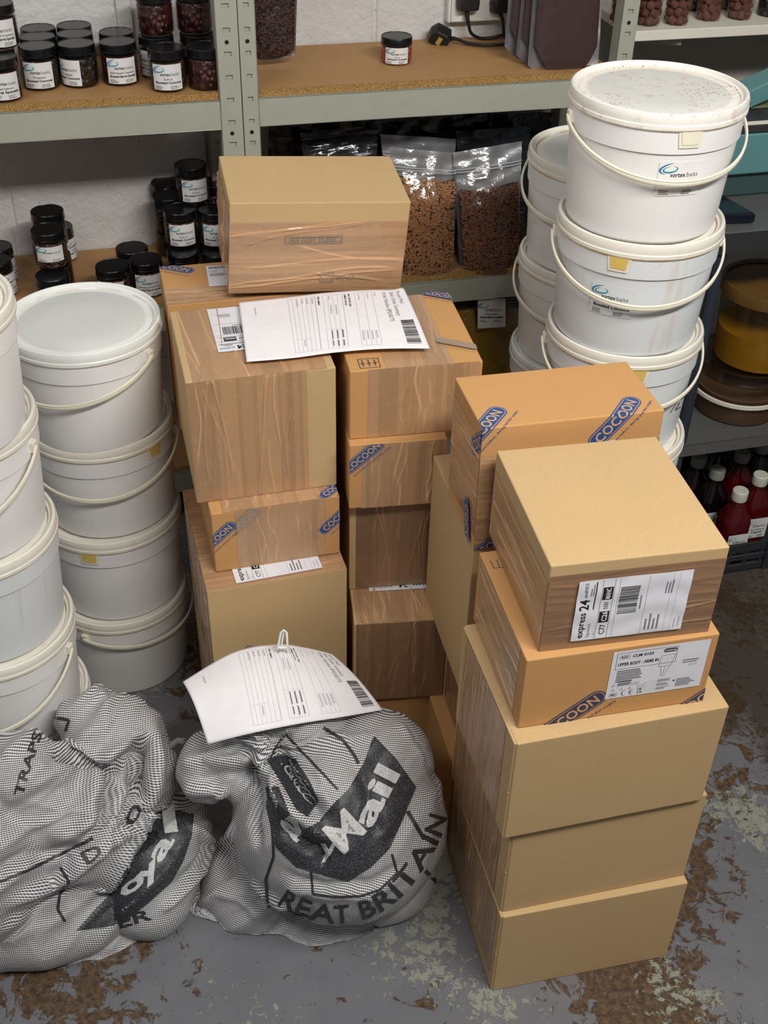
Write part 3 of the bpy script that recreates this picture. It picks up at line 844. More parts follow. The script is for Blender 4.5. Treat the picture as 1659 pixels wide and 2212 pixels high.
# lower shelf
jar('brown', ['_wide'], 102, 494, 2, LS, -.05, 'brown jar with short white label in the pile at far left, lower shelf', G2)
jar('brown', COC, 112, 592, 1, LS, .3, 'jar under the short-labelled brown jar, lower shelf', G2, False)
jar('dark', COC, 101, 454, 2, LS, .3, 'jar standing behind and above the short-labelled brown jar, lower shelf', G2, False)
jar('dark', COC, 116, 548, 1, LS, .3, 'bottom jar of the rear pile at far left, lower shelf', G2, False)
jar('dark', GAG, 122, 488, 1, LS, 1.0, 'jar at the wall with its label turned right, behind the far left pile', G2)
jar('dark', COC, -10, 532, 1, LS, .9, 'rear jar cut off by the left edge on the lower shelf', G2)
jar('olive', GAG, -13, 562, 1, LS, .9, 'front jar cut off by the left edge on the lower shelf', G2)
jar('dark', COC, 284, 534, 1, LS, .3, 'rear jar of the trio in the middle of the lower left shelf', G2, False)
jar('crimson', SPE, 241, 573, 1, LS, -.25, 'left jar of the trio in the middle of the lower left shelf', G2)
jar('crimson', ['Hydrolysed Krill Meal', 'Boosted Barrel Specials'], 314, 558, 1, LS, 0, 'right front jar of the trio with Barrel Specials label, lower left shelf', G2)
jar('olive', GAG, 411, 354, 3, LS, .1, 'topmost jar of the tall pile by the post, lower left shelf', G2)
jar('olive', GAG, 387, 450, 2, LS, 0, 'second tier jar in front, directly below the topmost jar', G2)
jar('olive', GAG, 463, 450, 2, LS, -.1, 'second tier jar half hidden by the leaning carton', G2)
jar('dark', COC, 359, 392, 2, LS, 0, 'rear left jar of the second tier in the tall pile', G2, False)
jar('dark', COC, 362, 420, 2, LS, 0, 'middle left jar of the second tier in the tall pile', G2, False)
jar('dark', COC, 455, 392, 2, LS, 0, 'rear right jar of the second tier in the tall pile', G2, False)
jar('olive', GAG, 395, 541, 1, LS, .35, 'bottom tier jar in front in the tall pile, label turned right', G2)
jar('olive', COC, 470, 541, 1, LS, -.1, 'bottom tier jar right of the labelled one, behind the leaning carton', G2)
for (x, y) in ((366, 476), (460, 476)):
    jar('dark', COC, x, y, 1, LS, 0, 'bottom tier rear jar under the second tier, ' + ('left side' if x < 400 else 'right side') + ' of the tall pile', G2, False)

# ================================================================== buckets
BR, BH, PITCH = .1400, .2130, .2068
def bucket_meshes():
    P = {}
    b = MB(); prof = [(0, .004), (.108, .004), (.112, 0), (.1195, 0), (.1225, .004), (.1255, .03), (.1325, .146), (.1327, .1495), (.1358, .1500), (.1366, .188), (.134, .189)]
    b.lathe(prof, 72); o = b.obj('bucket_body', 'bucket_white', None, auto=.5); P['body'] = o
    l = MB(); prof = [(.1352, .1845), (.1385, .1845), (.1400, .1868), (.1400, .1925), (.1388, .1940), (.1388, .1975), (.1392, .2035), (.1372, .2090), (.1345, .2105), (.1322, .2095), (.1305, .2045), (.1260, .2035), (.1245, .2015), (.1238, .2010), (.1120, .2012), (.1100, .2022), (.060, .2026), (0, .2026)]
    l.lathe(prof, 72); o = l.obj('lid', 'lid_white', None, auto=.5); P['lid'] = o
    return P
_bm = bucket_meshes()
_dat = {k: v.data for k, v in _bm.items()}
for v in _bm.values(): bpy.data.objects.remove(v)
def with_mat(me, mat):
    k = me.name + mat
    if k not in _dat:
        c = me.copy(); c.materials.clear(); c.materials.append(M[mat]); _dat[k] = c
    return _dat[k]
def handle_mesh(drop, lift=0.0, r=.1445):
    b = MB(); pts = []
    for i in range(41):
        s_ = pi * i / 40
        x = r * math.cos(s_) * 1; y = -r * .985 * math.sin(s_); z = .166 - drop * math.sin(s_) ** .9 + lift * math.sin(s_)
        k = 1 + .03 * math.sin(s_); pts.append((x * k, y * k, z))
    # flat moulded strap with a rib along its upper edge
    b.tube(pts, .0016, 8, ry=.0046, up=Vector((0, 0, 1))); b.tube([(p[0], p[1], p[2] + .004) for p in pts], .0022, 6)
    return b.obj('handle', 'handle_white', None, auto=.8)
HND = {}
def curved(parent, name, mat, R, a, w, z0, z1, lift=.0006, inset=0):
    n = 10; vs = []
    for j in (0, 1):
        for i in range(n + 1):
            aa = a + (i / n - .5) * (w - (inset if j == 0 else 0)) / R; vs.append(((R + lift) * math.cos(aa), (R + lift) * math.sin(aa), (z0, z1)[j]))
    return meshobj(name, vs, [(i, i + 1, n + 2 + i, n + 1 + i) for i in range(n)], mat, parent, None, True)
def bucket(cx, cy, zt, label, group, body='bucket_white', lid='lid_white', hnd=None, tab=None, tabcol='handle_white', art=None, seed=0, tilt=(0, 0), drop=.058):
    z = zt - BH + .006
    t = thing('plastic_bucket', label, 'bucket', (cx, cy, z), (tilt[0], tilt[1], 0), group)
    inst('bucket_body', with_mat(_dat['body'], body), t); inst('lid', with_mat(_dat['lid'], lid), t)
    if hnd is not None:
        if drop not in HND:
            o = handle_mesh(drop); HND[drop] = o.data; bpy.data.objects.remove(o)
        h = inst('handle', HND[drop], t); h.rotation_euler = (0, 0, hnd)
        for s_ in (-1, 1):
            lg = MB(); lg.box((s_ * .139 - .005, -.007, .158), (s_ * .139 + .005, .007, .178))
            l_ = lg.obj('handle_lug', 'handle_white', t, bevel=.002); l_.rotation_euler = (0, 0, hnd)
    if tab is not None:
        o = curved(t, 'tear_tab', 'handle_white', .1364, tab, .040, .1600, .1868, .0014, .008)
        curved(o, 'tab_recess', tabcol, .1364, tab, .030, .1650, .1850, .0022, .006)
    if art:
        a, zc, kk = art; A = brand_label(.072, .055, kk, 3, 4)
        R = .1305
        n = 12; vs = []
        w, h = .072, .055
        def f(x, y, l):
            zz = zc + y; r = .1255 + (.1335 - .1255) * (zz - .03) / .128 + .0009 + l; aa = a + (x - w / 2) / r
            return Vector((r * math.cos(aa), r * math.sin(aa), zz))
        pts = [f(w * i / n, h * j, 0) for j in (0, 1) for i in range(n + 1)]
        lb = meshobj('paper_label', pts, [(i, i + 1, n + 2 + i, n + 1 + i) for i in range(n)], body, t, None, True)
        A.emit('print', lb, f, step=.012)
    return t
D = math.radians
GL, GM, GR, GB = 'white buckets stacked at the left edge', 'white buckets stacked left of the cartons', 'white buckets stacked by the steel bench', 'white buckets stacked behind the right-hand pile'
# left edge pile (5), from the top
for i, (x, y, zt, lb, kw) in enumerate([
    (-.673, 1.455, 1.033, 'topmost white bucket of the pile at the left edge of the photo', dict(lid='lid_stained')),
    (-.682, 1.483, .827, 'second bucket down at the left edge, handle hanging to its right', dict(lid='lid_stained', hnd=D(-8), drop=.09)),
    (-.681, 1.478, .620, 'third bucket down at the left edge, scuffed grey', dict(lid='lid_stained', body='bucket_stained')),
    (-.680, 1.473, .413, 'fourth bucket down at the left edge, long handle hanging right', dict(lid='lid_stained', hnd=D(-12), drop=.10)),
    (-.687, 1.499, .207, 'bottom bucket at the left edge, mostly behind the grey sack', dict(lid='lid_white'))]):
    bucket(x, y, zt, lb, GL, **kw)
for x, y, zt, lb, kw in [
    (-.542, 1.808, .827, 'topmost bucket beside the tall carton, clean flat lid', dict(lid='lid_clean', hnd=D(-24))),
    (-.542, 1.824, .620, 'second bucket down beside the cartons, handle hanging across its front', dict(lid='lid_stained', hnd=D(6), tab=D(-32), tabcol='tab_yellow', drop=.06)),
    (-.546, 1.818, .413, 'third bucket down beside the cartons, yellow stained tear tab', dict(lid='lid_stained', tab=D(-96), tabcol='tab_yellow')),
    (-.550, 1.814, .207, 'bottom bucket beside the cartons, standing on the floor', dict(lid='lid_stained', hnd=D(70), drop=.02))]:
    bucket(x, y, zt, lb, GM, **kw)
for x, y, zt, lb, kw in [
    (.414, 1.838, 1.240, 'topmost bucket with red specks on its lid and a logo sticker', dict(lid='lid_speck', hnd=D(10), tab=D(-78), art=(D(-79), .083, ['', '']))),
    (.418, 1.840, 1.033, 'streaky stained bucket directly under the red-specked one', dict(body='bucket_stained', lid='lid_stained', hnd=D(-4), tab=D(-112), tabcol='tab_yellow', art=(D(-114), .076, ['G.A.G.', 'Boosted Cocoons']), drop=.062)),
    (.423, 1.848, .827, 'third bucket down by the steel bench, black scribble on its side', dict(body='bucket_stained', lid='lid_stained', hnd=D(-2), tab=D(-88), tabcol='tab_yellow', drop=.06)),
    (.422, 1.830, .620, 'fourth bucket down by the steel bench, behind the blue-logo carton', dict(lid='lid_stained')),
    (.425, 1.835, .413, 'fifth bucket down by the steel bench, hidden by the cartons', dict(lid='lid_clean')),
    (.425, 1.835, .207, 'lowest bucket by the steel bench, hidden by the cartons', dict(lid='lid_clean'))]:
    if kw.get('lid') == 'lid_speck': kw['lid'] = 'lid_specked'
    bk = bucket(x, y, zt, lb, GR, **kw)
    if 'scribble' in lb:
        A = Art(); r = random.Random(5)
        for k in range(7):
            x0, y0 = r.uniform(0, .03), r.uniform(0, .035); A.line((x0, y0), (x0 + r.uniform(.004, .02), y0 + r.uniform(-.006, .018)), .0022, 'ink_black')
        def f(x, y, l):
            zz = .07 + y; rr_ = .1255 + .008 * (zz - .03) / .128 + .0012 + l; aa = D(-50) + x / rr_ + y * 2
            return Vector((rr_ * math.cos(aa), rr_ * math.sin(aa), zz))
        A.emit('marker_scribble', bk, f)
for x, y, zt, lb, kw in [
    (.394, 2.135, 1.033, 'topmost bucket of the rear pile, partly behind the red-specked bucket', dict(lid='lid_stained', hnd=D(-30), drop=.06)),
    (.395, 2.135, .827, 'second bucket of the rear pile, left of the stained bucket', dict(lid='lid_stained', hnd=D(-20))),
    (.395, 2.132, .620, 'third bucket of the rear pile, in shade behind the blue-logo carton', dict(lid='lid_clean')),
    (.395, 2.132, .413, 'fourth bucket of the rear pile, hidden by the cartons', dict(lid='lid_clean')),
    (.395, 2.132, .207, 'lowest bucket of the rear pile, hidden by the cartons', dict(lid='lid_clean'))]:
    bucket(x, y, zt, lb, GB, **kw)

# ================================================================== cartons
GC, GD, GE, GF = 'cartons in the front right stack', 'cartons behind the front right stack', 'cartons in the middle left stack', 'cartons in the middle right stack'
# --- front right stack
def C(name, label, x, y, z, yaw, w, d, h, mat='kraft_pale', flaps=(), group=None, rot=None): return carton(name, label, (x, y, z), yaw, w, d, h, mat, flaps, rot, group)
t, F = C('carton', 'plain pale carton standing on the floor, bottom of the front right stack', .2015, 1.0409, 0, .2325, .3109, .28, .2112, 'kraft_pale', ('L',), GC)
tape(t, F, 'L', .012, .03, .262, .20, 'v', 11, 'tape_brown', e0=.0036)
t, F = C('carton', 'plain pale carton second from the floor in the front right stack', .2007, 1.0501, .2115, .2489, .308, .28, .2030, 'kraft_pale', ('L',), GC)
tape(t, F, 'L', .010, .004, .245, .20, 'v', 12, e0=.0036)
t, F = C('carton', 'plain pale carton under the label-fronted brown one, third from the floor', .186, 1.0362, .4147, .2554, .3126, .2395, .2033, 'kraft_pale', ('L',), GC)
tape(t, F, 'L', .018, .004, .205, .20, 'v', 13, e0=.0036)
A = MB()
t, F = C('carton', 'brown printed carton with the large white CLM 0103 label on its front', .1887, 1.064, .6182, .2251, .27, .2245, .1290, 'kraft_brown', (), GC)
tape(t, F, 'L', .012, .003, .20, .127, 'u', 14, 'tape_brown', 1.2)
lab = Art(); lw, lh = .138, .089
lab.frame(.006, .055, .092, .085, .0006, 'ink_black'); lab.frame(.010, .074, .024, .081, .0004, 'ink_black'); lab.text('REF', .012, .0755, .0052, 'ink_black', bold=.02, width=.010)
lab.text('CLM 0103', .028, .0750, .0072, 'ink_black', bold=.03, width=.030); lab.text('UPPER BODY - ARMS IN', .009, .0610, .0082, 'ink_black', bold=.03, width=.058)
lab.pill(.072, .0755, .091, .0825, 'ink_black'); lab.text('COCOON', .0735, .0773, .0042, 'ink_white', bold=.03, width=.016)
lab.micro(.010, .0505, .038, 7, .0033, 'ink_black', .0014, 5); lab.micro(.014, .030, .026, 3, .0033, 'ink_black', .0014, 9)
# outline drawing of a gown
for a, b in (((.070, .070), (.090, .071)), ((.070, .070), (.069, .050)), ((.090, .071), (.087, .050)), ((.069, .050), (.087, .050)), ((.073, .050), (.075, .032)), ((.085, .050), (.080, .032)), ((.075, .032), (.080, .032)), ((.079, .050), (.0775, .034))): lab.line(a, b, .0005, 'ink_grey')
for i in range(4):
    for j in range(4): lab.ellipse(.0725 + i * .0042, .054 + j * .0038, .0005, .0005, 'ink_grey', 6)
lab.text('MD', .007, .0050, .0050, 'ink_black', bold=.02); lab.frame(.005, .0035, .016, .0105, .0004, 'ink_grey')
lab.crescent(.0265, .008, .0042, .0052, .35 * pi, 1.65 * pi, .0012, 'ink_black'); lab.crescent(.0375, .008, .0042, .0052, .35 * pi, 1.65 * pi, .0012, 'ink_black'); lab.rect(.034, .0076, .039, .0085, 'ink_black')
lab.text('UK', .0445, .0092, .0056, 'ink_black', bold=.03); lab.text('CA', .0445, .0035, .0056, 'ink_black', bold=.03)
for i in range(3): lab.add([(.006 + i * .012, .0155), (.0115 + i * .012, .0155), (.0088 + i * .012, .0205)], [(0, 1, 2)], 'ink_pale')
lab.frame(.044, .0155, .053, .0200, .0004, 'ink_grey'); lab.micro(.014, .0260, .032, 2, .0025, 'ink_pale', .0008, 2); lab.ellipse(.0085, .0255, .0024, .0024, 'ink_pale', 16)
for i in range(3): lab.frame(.054, .021 - i * .0075, .070, .0250 - i * .0075, .0003, 'ink_pale'); lab.micro(.072, .0240 - i * .0075, .020, 3, .0018, 'ink_grey', .0007, 20 + i)
lab.add([(.0945, .017), (.0985, .017), (.0965, .021)], [(0, 1, 2)], 'ink_black'); lab.micro(.100, .020, .032, 6, .0026, 'ink_grey', .0012, 31)
lab.micro(.103, .0545, .031, 1, .003, 'ink_black', .0013, 41); lab.micro(.103, .0505, .025, 1, .003, 'ink_black', .0012, 42); lab.text('QTY: 10', .113, .0450, .0032, 'ink_grey')
sticker(t, F, 'F', .1205, .0335, 0, lw, lh, lab, 'product_label', e=.0008)
logo(t, F, 'F', .070, .008, D(38), pill_logo('COCOON', .125, 'ink_navy'), .0004)
logo(t, F, 'F', .275, .012, D(38), pill_logo('COCOON', .125, 'ink_navy'), .0004)
A = Art()
for k in range(4): A.rect(.0 + k * .009, .0, .0012 + k * .009, .018, 'ink_navy')
A.rect(0, 0, .0282, .0012, 'ink_navy'); a2 = Art().put(A, .010, .185); a2.emit('printed_logo', t, F.fn('T'))
t, F = C('carton', 'pale top carton with express 24 label taped across its front', .2058, 1.081, .7472, .2007, .2353, .2538, .1455, 'kraft_pale', (), GC)
tape(t, F, 'F', .0005, .0005, .2348, .128, 'u', 21, 'tape_dark', .9)
tape(t, F, 'L', .008, .001, .2535, .118, 'u', 22, 'tape_brown')
sticker(t, F, 'F', .040, .0150, .0, .152, .102, express_label(), e=.0026, wavy=.0009)

# --- stack behind it
t, F = C('carton', 'lowest brown carton on the floor behind the front right stack', .1448 - .01, 1.36, 0, .2275, .26, .22, .19, 'kraft_brown', (), GD)
t, F = C('carton', 'taped pale carton in shade behind the front right stack, second from the floor', .1650 - .01, 1.385, .19, .2275, .26, .23, .193, 'kraft_pale', (), GD)
tape(t, F, 'L', .09, .004, .17, .19, 'v', 31, 'tape_dark')
t, F = C('carton', 'tall pale carton showing its plain left side behind the front right stack', .1361, 1.3491, .3838, .2275, .29, .2484, .3185, 'kraft_pale', (), GD)
t, F = carton('carton', 'brown carton with blue oval logo standing upright behind the top carton', (.1358, 1.345, .7035), 0, .2735, .148, .2116, 'kraft_brown', (), (-.025, .0, .2277), GD)
tape(t, F, 'F', .0, .0, .2735, .165, 'u', 41, 'tape_brown'); tape(t, F, 'L', .0, .022, .147, .185, 'u', 42, 'tape_brown')
logo(t, F, 'F', .205, .207, D(50), pill_logo('COCOON', .120), .0005, wrap=True)
a_ = pill_logo('COCOON', .120); logo(t, F, 'F', .004, .216, D(50), a_, .0005, wrap=True)
logo(t, F, 'L', .150, .192, D(40), pill_logo('COCOON', .120, tagline=False), .0005)
logo(t, F, 'L', .120, .012, D(-75), pill_logo('COCOON', .110), .0030)
logo(t, F, 'F', .02, .0, D(35), pill_logo('COCOON', .110), .0030)
A = express_label(); B_ = Art(); P = Art()
P.text('express', .006, .0865, .0125, 'ink_black', bold=.02, width=.044); P.text('24', .062, .083, .018, 'ink_black', bold=.02, width=.018); P.text('parcelFORCE', .096, .0905, .008, 'ink_black', bold=.01, width=.045); P.text('Signature', .006, .078, .0065, 'ink_grey'); P.rect(.0, .070, .152, .0705, 'ink_grey'); P.barcode(.03, .03, .09, .03, 'ink_black', 9)
sticker(t, F, 'F', .080, .066, .02, .125, .102, P, e=.0026)

# --- middle left stack
t, F = C('carton', 'tall pale carton on the floor behind the middle sack, label on its top', -.2968, 1.4591, 0, .2896, .2453, .2991, .5011, 'kraft_pale', (), GE)
tape(t, F, 'L', .03, .25, .29, .499, 'v', 51, 'tape_brown', 1.3)
tape(t, F, 'T', .0, .0, .244, .295, 'u', 52, 'tape_brown', .5)
P = Art().put(express_label(), .152, .102, pi)
sticker(t, F, 'T', .052, .006, .03, .152, .06, express_label(), e=.0022)
t, F = C('carton', 'small taped brown carton with blue logos, second in the middle left stack', -.2873, 1.5076, .5030, .2824, .2199, .25, .1258, 'kraft_brown', (), GE)
logo(t, F, 'F', .004, .072, D(42), pill_logo('COCOON', .09), .0004); 
tape(t, F, 'F', .040, .004, .195, .1255, 'v', 61, 'tape_brown', 1.3); tape(t, F, 'T', .02, .0, .20, .05, 'v', 62)
logo(t, F, 'F', .218, .082, D(42), pill_logo('COCOON', .09), .0004)
logo(t, F, 'F', .045, .095, D(42), pill_logo('COCOON', .09, 'ink_faded', 'tape_brown', False), .0024, clip=(.040, 0, .22, .1258))
logo(t, F, 'T', .222, .030, D(40), pill_logo('COCOON', .09), .0004)
t, F = C('carton', 'large carton with brown tape down its front, top of the middle left stack', -.3141, 1.5368, .6294, .2625, .2397, .2444, .2330, 'kraft_pale', (), GE)
tape(t, F, 'F', .001, .001, .192, .2335, 'v', 71, 'tape_brown', 1.5); tape(t, F, 'T', .012, .0, .226, .243, 'v', 72, 'tape_brown', 1.4)
P = Art().put(express_label(), .102, 0, pi / 2)
sticker(t, F, 'T', .165, .235, pi, .102, .152, Art().put(express_label(), 0, .152, -pi / 2), e=.0020)
# behind it
t, F = C('carton', 'brown carton behind the middle left stack under the leaning carton', -.3860, 1.800, .60, .2600, .42, .155, .2600, 'kraft_brown', (), 'cartons between the middle stacks and the shelving')
tape(t, F, 'T', .0, .0, .24, .062, 'u', 81, 'tape_brown', .8)
logo(t, F, 'T', .018, .150, D(-32), pill_logo('COCOON', .10), .0005)
P = Art(); P.text('express', .004, .034, .012, 'ink_black', bold=.02); P.micro(.004, .031, .04, 1, .003, 'ink_grey'); P.text('LS7', .006, .017, .009, 'ink_black'); P.rect(.032, .014, .05, .027, 'ink_black'); P.micro(.004, .010, .04, 4, .003, 'ink_grey')
sticker(t, F, 'T', .080, .055, -.05, .07, .085, Art().put(P, 0, .04), e=.0012)
t, F = C('carton', 'brown carton on the floor under the one behind the middle left stack', -.365, 1.802, 0, .26, .40, .17, .599, 'kraft_brown', (), 'cartons between the middle stacks and the shelving')
# leaning top carton
t, F = carton('carton', 'pale topped taped carton leaning back against the shelving, highest in the middle', (-.2810, 1.8200, .874), 0, .3083, .1707, .174, 'kraft_pale', (), (.1045, .060, .2311), 'cartons between the middle stacks and the shelving')
n_ = MB()
tape(t, F, 'F', .0, .002, .3080, .138, 'u', 91, 'tape_brown', 1.0); tape(t, F, 'L', .0, .0, .17, .150, 'v', 92, 'tape_brown', 2.2)
A = Art(); A.frame(0, 0, .10, .014, .0018, 'ink_faded'); A.text('DO NOT TURN', .008, .003, .010, 'ink_faded', bold=.02, width=.08); Art().put(A, .095, .098).emit('printed_logo', t, lambda x, y, l: F.fn('F')(x, y, l), base=.0022)
A = Art(); A.frame(0, 0, .024, .02, .0018, 'ink_faded'); A.text('HT 08', .03, .004, .012, 'ink_faded', bold=.02); Art().put(A, .16, .022).emit('printed_logo', t, lambda x, y, l: F.fn('F')(x, y, l), base=.0022)

# --- middle right stack
t, F = C('carton', 'dark carton on the floor at the bottom of the middle right stack', -.0484, 1.52, 0, .12, .168, .26, .1900, 'kraft_brown', (), GF)
t, F = C('carton', 'dark taped carton second from the floor in the middle right stack', -.0484, 1.5096, .1903, .1223, .1700, .26, .1975, 'kraft_pale', (), GF)
tape(t, F, 'F', .004, .0, .169, .196, 'v', 101, 'tape_dark', 1.4); tape(t, F, 'T', .006, .0, .169, .12, 'v', 102, 'tape_brown', 1.2)
sticker(t, F, 'T', .165, .185, pi, .13, .102, (lambda P: P)(Art().text('express', .004, .0865, .0125, 'ink_black', bold=.02, width=.044).text('24', .056, .084, .018, 'ink_black', bold=.02, width=.018).text('parcelFORCE', .085, .09, .007, 'ink_black', width=.03)), e=.0024)
t, F = C('carton', 'dark brown taped carton third from the floor in the middle right stack', -.0611, 1.6008, .3885, .1549, .155, .26, .2110, 'kraft_pale', (), GF)
tape(t, F, 'F', .012, .0, .154, .211, 'v', 111, 'tape_dark', 1.2)
t, F = C('carton', 'taped carton with a blue logo corner, second from top of the middle right stack', -.0599, 1.5701, .6, .1639, .165, .27, .1318, 'kraft_brown', (), GF)
tape(t, F, 'F', .022, .0, .164, .131, 'v', 121, 'tape_brown', 1.2)
logo(t, F, 'F', .022, .108, D(42), pill_logo('COCOON', .09), .0024)
t, F = C('carton', 'brown carton with orientation symbols, top of the middle right stack', -.0601, 1.5862, .7322, .2021, .2191, .2483, .1300, 'kraft_brown', (), GF)
tape(t, F, 'F', .03, .001, .214, .131, 'v', 131, 'tape_brown', 1.3); tape(t, F, 'T', .060, .0, .17, .245, 'v', 132, 'tape_brown', .7)
logo(t, F, 'T', .208, .232, D(-30), pill_logo('COCOON', .085), .0022); logo(t, F, 'T', .190, .060, D(-30), pill_logo('COCOON', .075, 'ink_faded', 'tape_brown'), .0024)
A = Art(); A.frame(0, 0, .034, .030, .0010, 'ink_navy')
for k in range(3): A.rect(.006 + k * .010, .006, .0075 + k * .010, .026, 'ink_navy'); A.rect(.003 + k * .010, .014, .0105 + k * .010, .0155, 'ink_navy')
Art().put(A, .018, .006).emit('printed_logo', t, lambda x, y, l: F.fn('T')(x, y, l), base=.0008)
sticker(t, F, 'T', .140, .065, D(90), .152, .075, express_label(), e=.0028)

# ================================================================== woven mail sacks
def sack_mesh(blobs, voxel=.0042, smooth=26):
    """skin over overlapping filled lumps, relaxed into one cloth surface"""
    bm = bmesh.new()
    for c, r, rot in blobs:
        mt = Matrix.Translation(c) @ Matrix.Rotation(rot, 4, 'Y') @ Matrix.Diagonal((r[0], r[1], r[2], 1))
        bmesh.ops.create_icosphere(bm, subdivisions=4, radius=1, matrix=mt)
    me = bpy.data.meshes.new('s'); bm.to_mesh(me); bm.free()
    o = bpy.data.objects.new('s', me); COL.objects.link(o)
    r = o.modifiers.new('r', 'REMESH'); r.mode = 'VOXEL'; r.voxel_size = voxel; r.use_smooth_shade = True
    s = o.modifiers.new('s', 'SMOOTH'); s.iterations = smooth; s.factor = .5
    dg = bpy.context.evaluated_depsgraph_get(); dg.update()
    m2 = bpy.data.meshes.new_from_object(o.evaluated_get(dg)); bpy.data.objects.remove(o)
    n = len(m2.vertices); co = np.empty(n * 3); m2.vertices.foreach_get('co', co); co = co.reshape(-1, 3)
    no = np.empty(n * 3); m2.vertex_normals.foreach_get('vector', no); no = no.reshape(-1, 3)
    return m2, co, no
def bvh_of(me): 
    bm = bmesh.new(); bm.from_mesh(me); b = BVHTree.FromBMesh(bm); bm.free(); return b
def hit(b, u, v):
    d = ray(u, v).normalized(); h = b.ray_cast(CAM, d)
    return h[0], h[1]
def vnoise(co, sc, seed=0):
    return np.array([noise.noise(Vector((p[0] * sc + seed, p[1] * sc, p[2] * sc))) for p in co])
def folds(me, co, no, specs):
    """specs: (pixel polyline on the filled sack, width m, height m, sharpness)"""
    b = bvh_of(me); disp = np.zeros(len(co))
    for pts, wd_, amp, sh in specs:
        P = []
        for i in range(len(pts) - 1):
            for k in range(8):
                t = k / 8; u = pts[i][0] * (1 - t) + pts[i + 1][0] * t; v = pts[i][1] * (1 - t) + pts[i + 1][1] * t
                h, _ = hit(b, u, v)
                if h is not None: P.append(h)
        if len(P) < 2: continue
        P = np.array([tuple(p) for p in P])
        sel = np.where(np.all((co > P.min(0) - wd_ * 3.2) & (co < P.max(0) + wd_ * 3.2), axis=1))[0]
        if not len(sel): continue
        q = co[sel]; best = np.full(len(sel), 9.); tt = np.zeros(len(sel))
        for i in range(len(P) - 1):
            a = P[i]; d = P[i + 1] - a; L2 = d @ d + 1e-12
            t = np.clip(((q - a) @ d) / L2, 0, 1); dd = np.linalg.norm(q - a - t[:, None] * d, axis=1)
            m_ = dd < best; best = np.where(m_, dd, best); tt = np.where(m_, (i + t) / (len(P) - 1), tt)
        env = np.clip(np.minimum(tt, 1 - tt) / .16 + .15, 0, 1)
        disp[sel] += amp * env * np.exp(-(best / wd_) ** sh)
    return disp
def sack(name, label, blobs, specs, uvdir, uvup, amp, seed, group, pinch=(), fdir=0.0):
    me, co, no = sack_mesh(blobs)
    ux = Vector(uvdir).normalized(); uy = Vector(uvup).normalized()
    uv = np.stack([co @ np.array(ux), co @ np.array(uy)], -1)
    d = folds(me, co, no, specs)
    # creases run along fdir on the cloth and gather towards the neck
    fx = np.cos(fdir) * uv[:, 0] + np.sin(fdir) * uv[:, 1]; fy = -np.sin(fdir) * uv[:, 0] + np.cos(fdir) * uv[:, 1]
    wv = vnoise(co, 5, seed + 20) * .05
    st = np.stack([fx * .28, fy + wv, uv[:, 0] * 0], -1)
    d += vnoise(co, 6, seed) * .006 * amp + (1 - np.abs(vnoise(st, 13, seed + 2)) * 3.4).clip(-.6, 1) * .0062 * amp + (1 - np.abs(vnoise(st, 31, seed + 7)) * 3.2).clip(-.5, 1) * .0022 * amp
    for (pu, pv), kf, pa_, pr_ in pinch:
        h, _ = hit(bvh_of(me), pu, pv); hu = np.array([h.dot(ux), h.dot(uy)]); dx = uv - hu; rr_ = np.hypot(dx[:, 0], dx[:, 1]); an = np.arctan2(dx[:, 1], dx[:, 0])
        c3 = np.stack([np.cos(an) * kf, np.sin(an) * kf, rr_ * 3], -1)
        d += (1 - np.abs(vnoise(c3, 1, seed + 31)) * 3).clip(-.7, 1) * pa_ * np.exp(-((rr_ - .035) / pr_) ** 2)
    co2 = co + no * d[:, None]
    co2[:, 2] = np.maximum(co2[:, 2], .002 + .0015 * np.sin(co2[:, 0] * 60))
    me.vertices.foreach_set('co', co2.ravel())
    ul = me.uv_layers.new(name='UVMap'); vi = np.empty(len(me.loops), dtype=np.int32); me.loops.foreach_get('vertex_index', vi)
    ul.data.foreach_set('uv', uv.astype(np.float32)[vi].ravel())
    me.materials.clear(); me.materials.append(M['sack_weave']); me.polygons.foreach_set('use_smooth', [True] * len(me.polygons)); me.update()
    t = thing(name, label, 'sack', (0, 0, 0), 0, group)
    body = link(bpy.data.objects.new('sack_body', me), t)
    return t, body, bvh_of(me)
def sack_print(name, parent, bvh, art, quad, lift=.0009, step=None, arc=None):
    """ink laid on the cloth: art (unit square) -> quad on the sack's outside -> the cloth under it"""
    (a, b_, c, d) = [Vector(p) for p in quad]     # lower-left, lower-right, upper-right, upper-left
    last = [None]
    def f(x, y, l):
        if arc: u, v = arc(x, y)
        else:
            p = (a * (1 - x) + b_ * x) * (1 - y) + (d * (1 - x) + c * x) * y; u, v = p.x, p.y
        h, n = hit(bvh, u, v)
        if h is None: return last[0] or Vector((0, 0, -1))
        p = h + n * (l + lift); last[0] = p; return p
    o = art.emit(name, parent, f, step=step or .03, lift=.00025)
    if o:
        bm = bmesh.new(); bm.from_mesh(o.data)
        bad = [fc for fc in bm.faces if any(v.co.z < -.5 for v in fc.verts) or max(e.calc_length() for e in fc.edges) > .045]
        bmesh.ops.delete(bm, geom=bad, context='FACES'); bm.to_mesh(o.data); bm.free()
    return o
def blob(u, v, y, r, rot=0): return (aty(u, v, y), r if isinstance(r, tuple) else (r, r, r), rot)

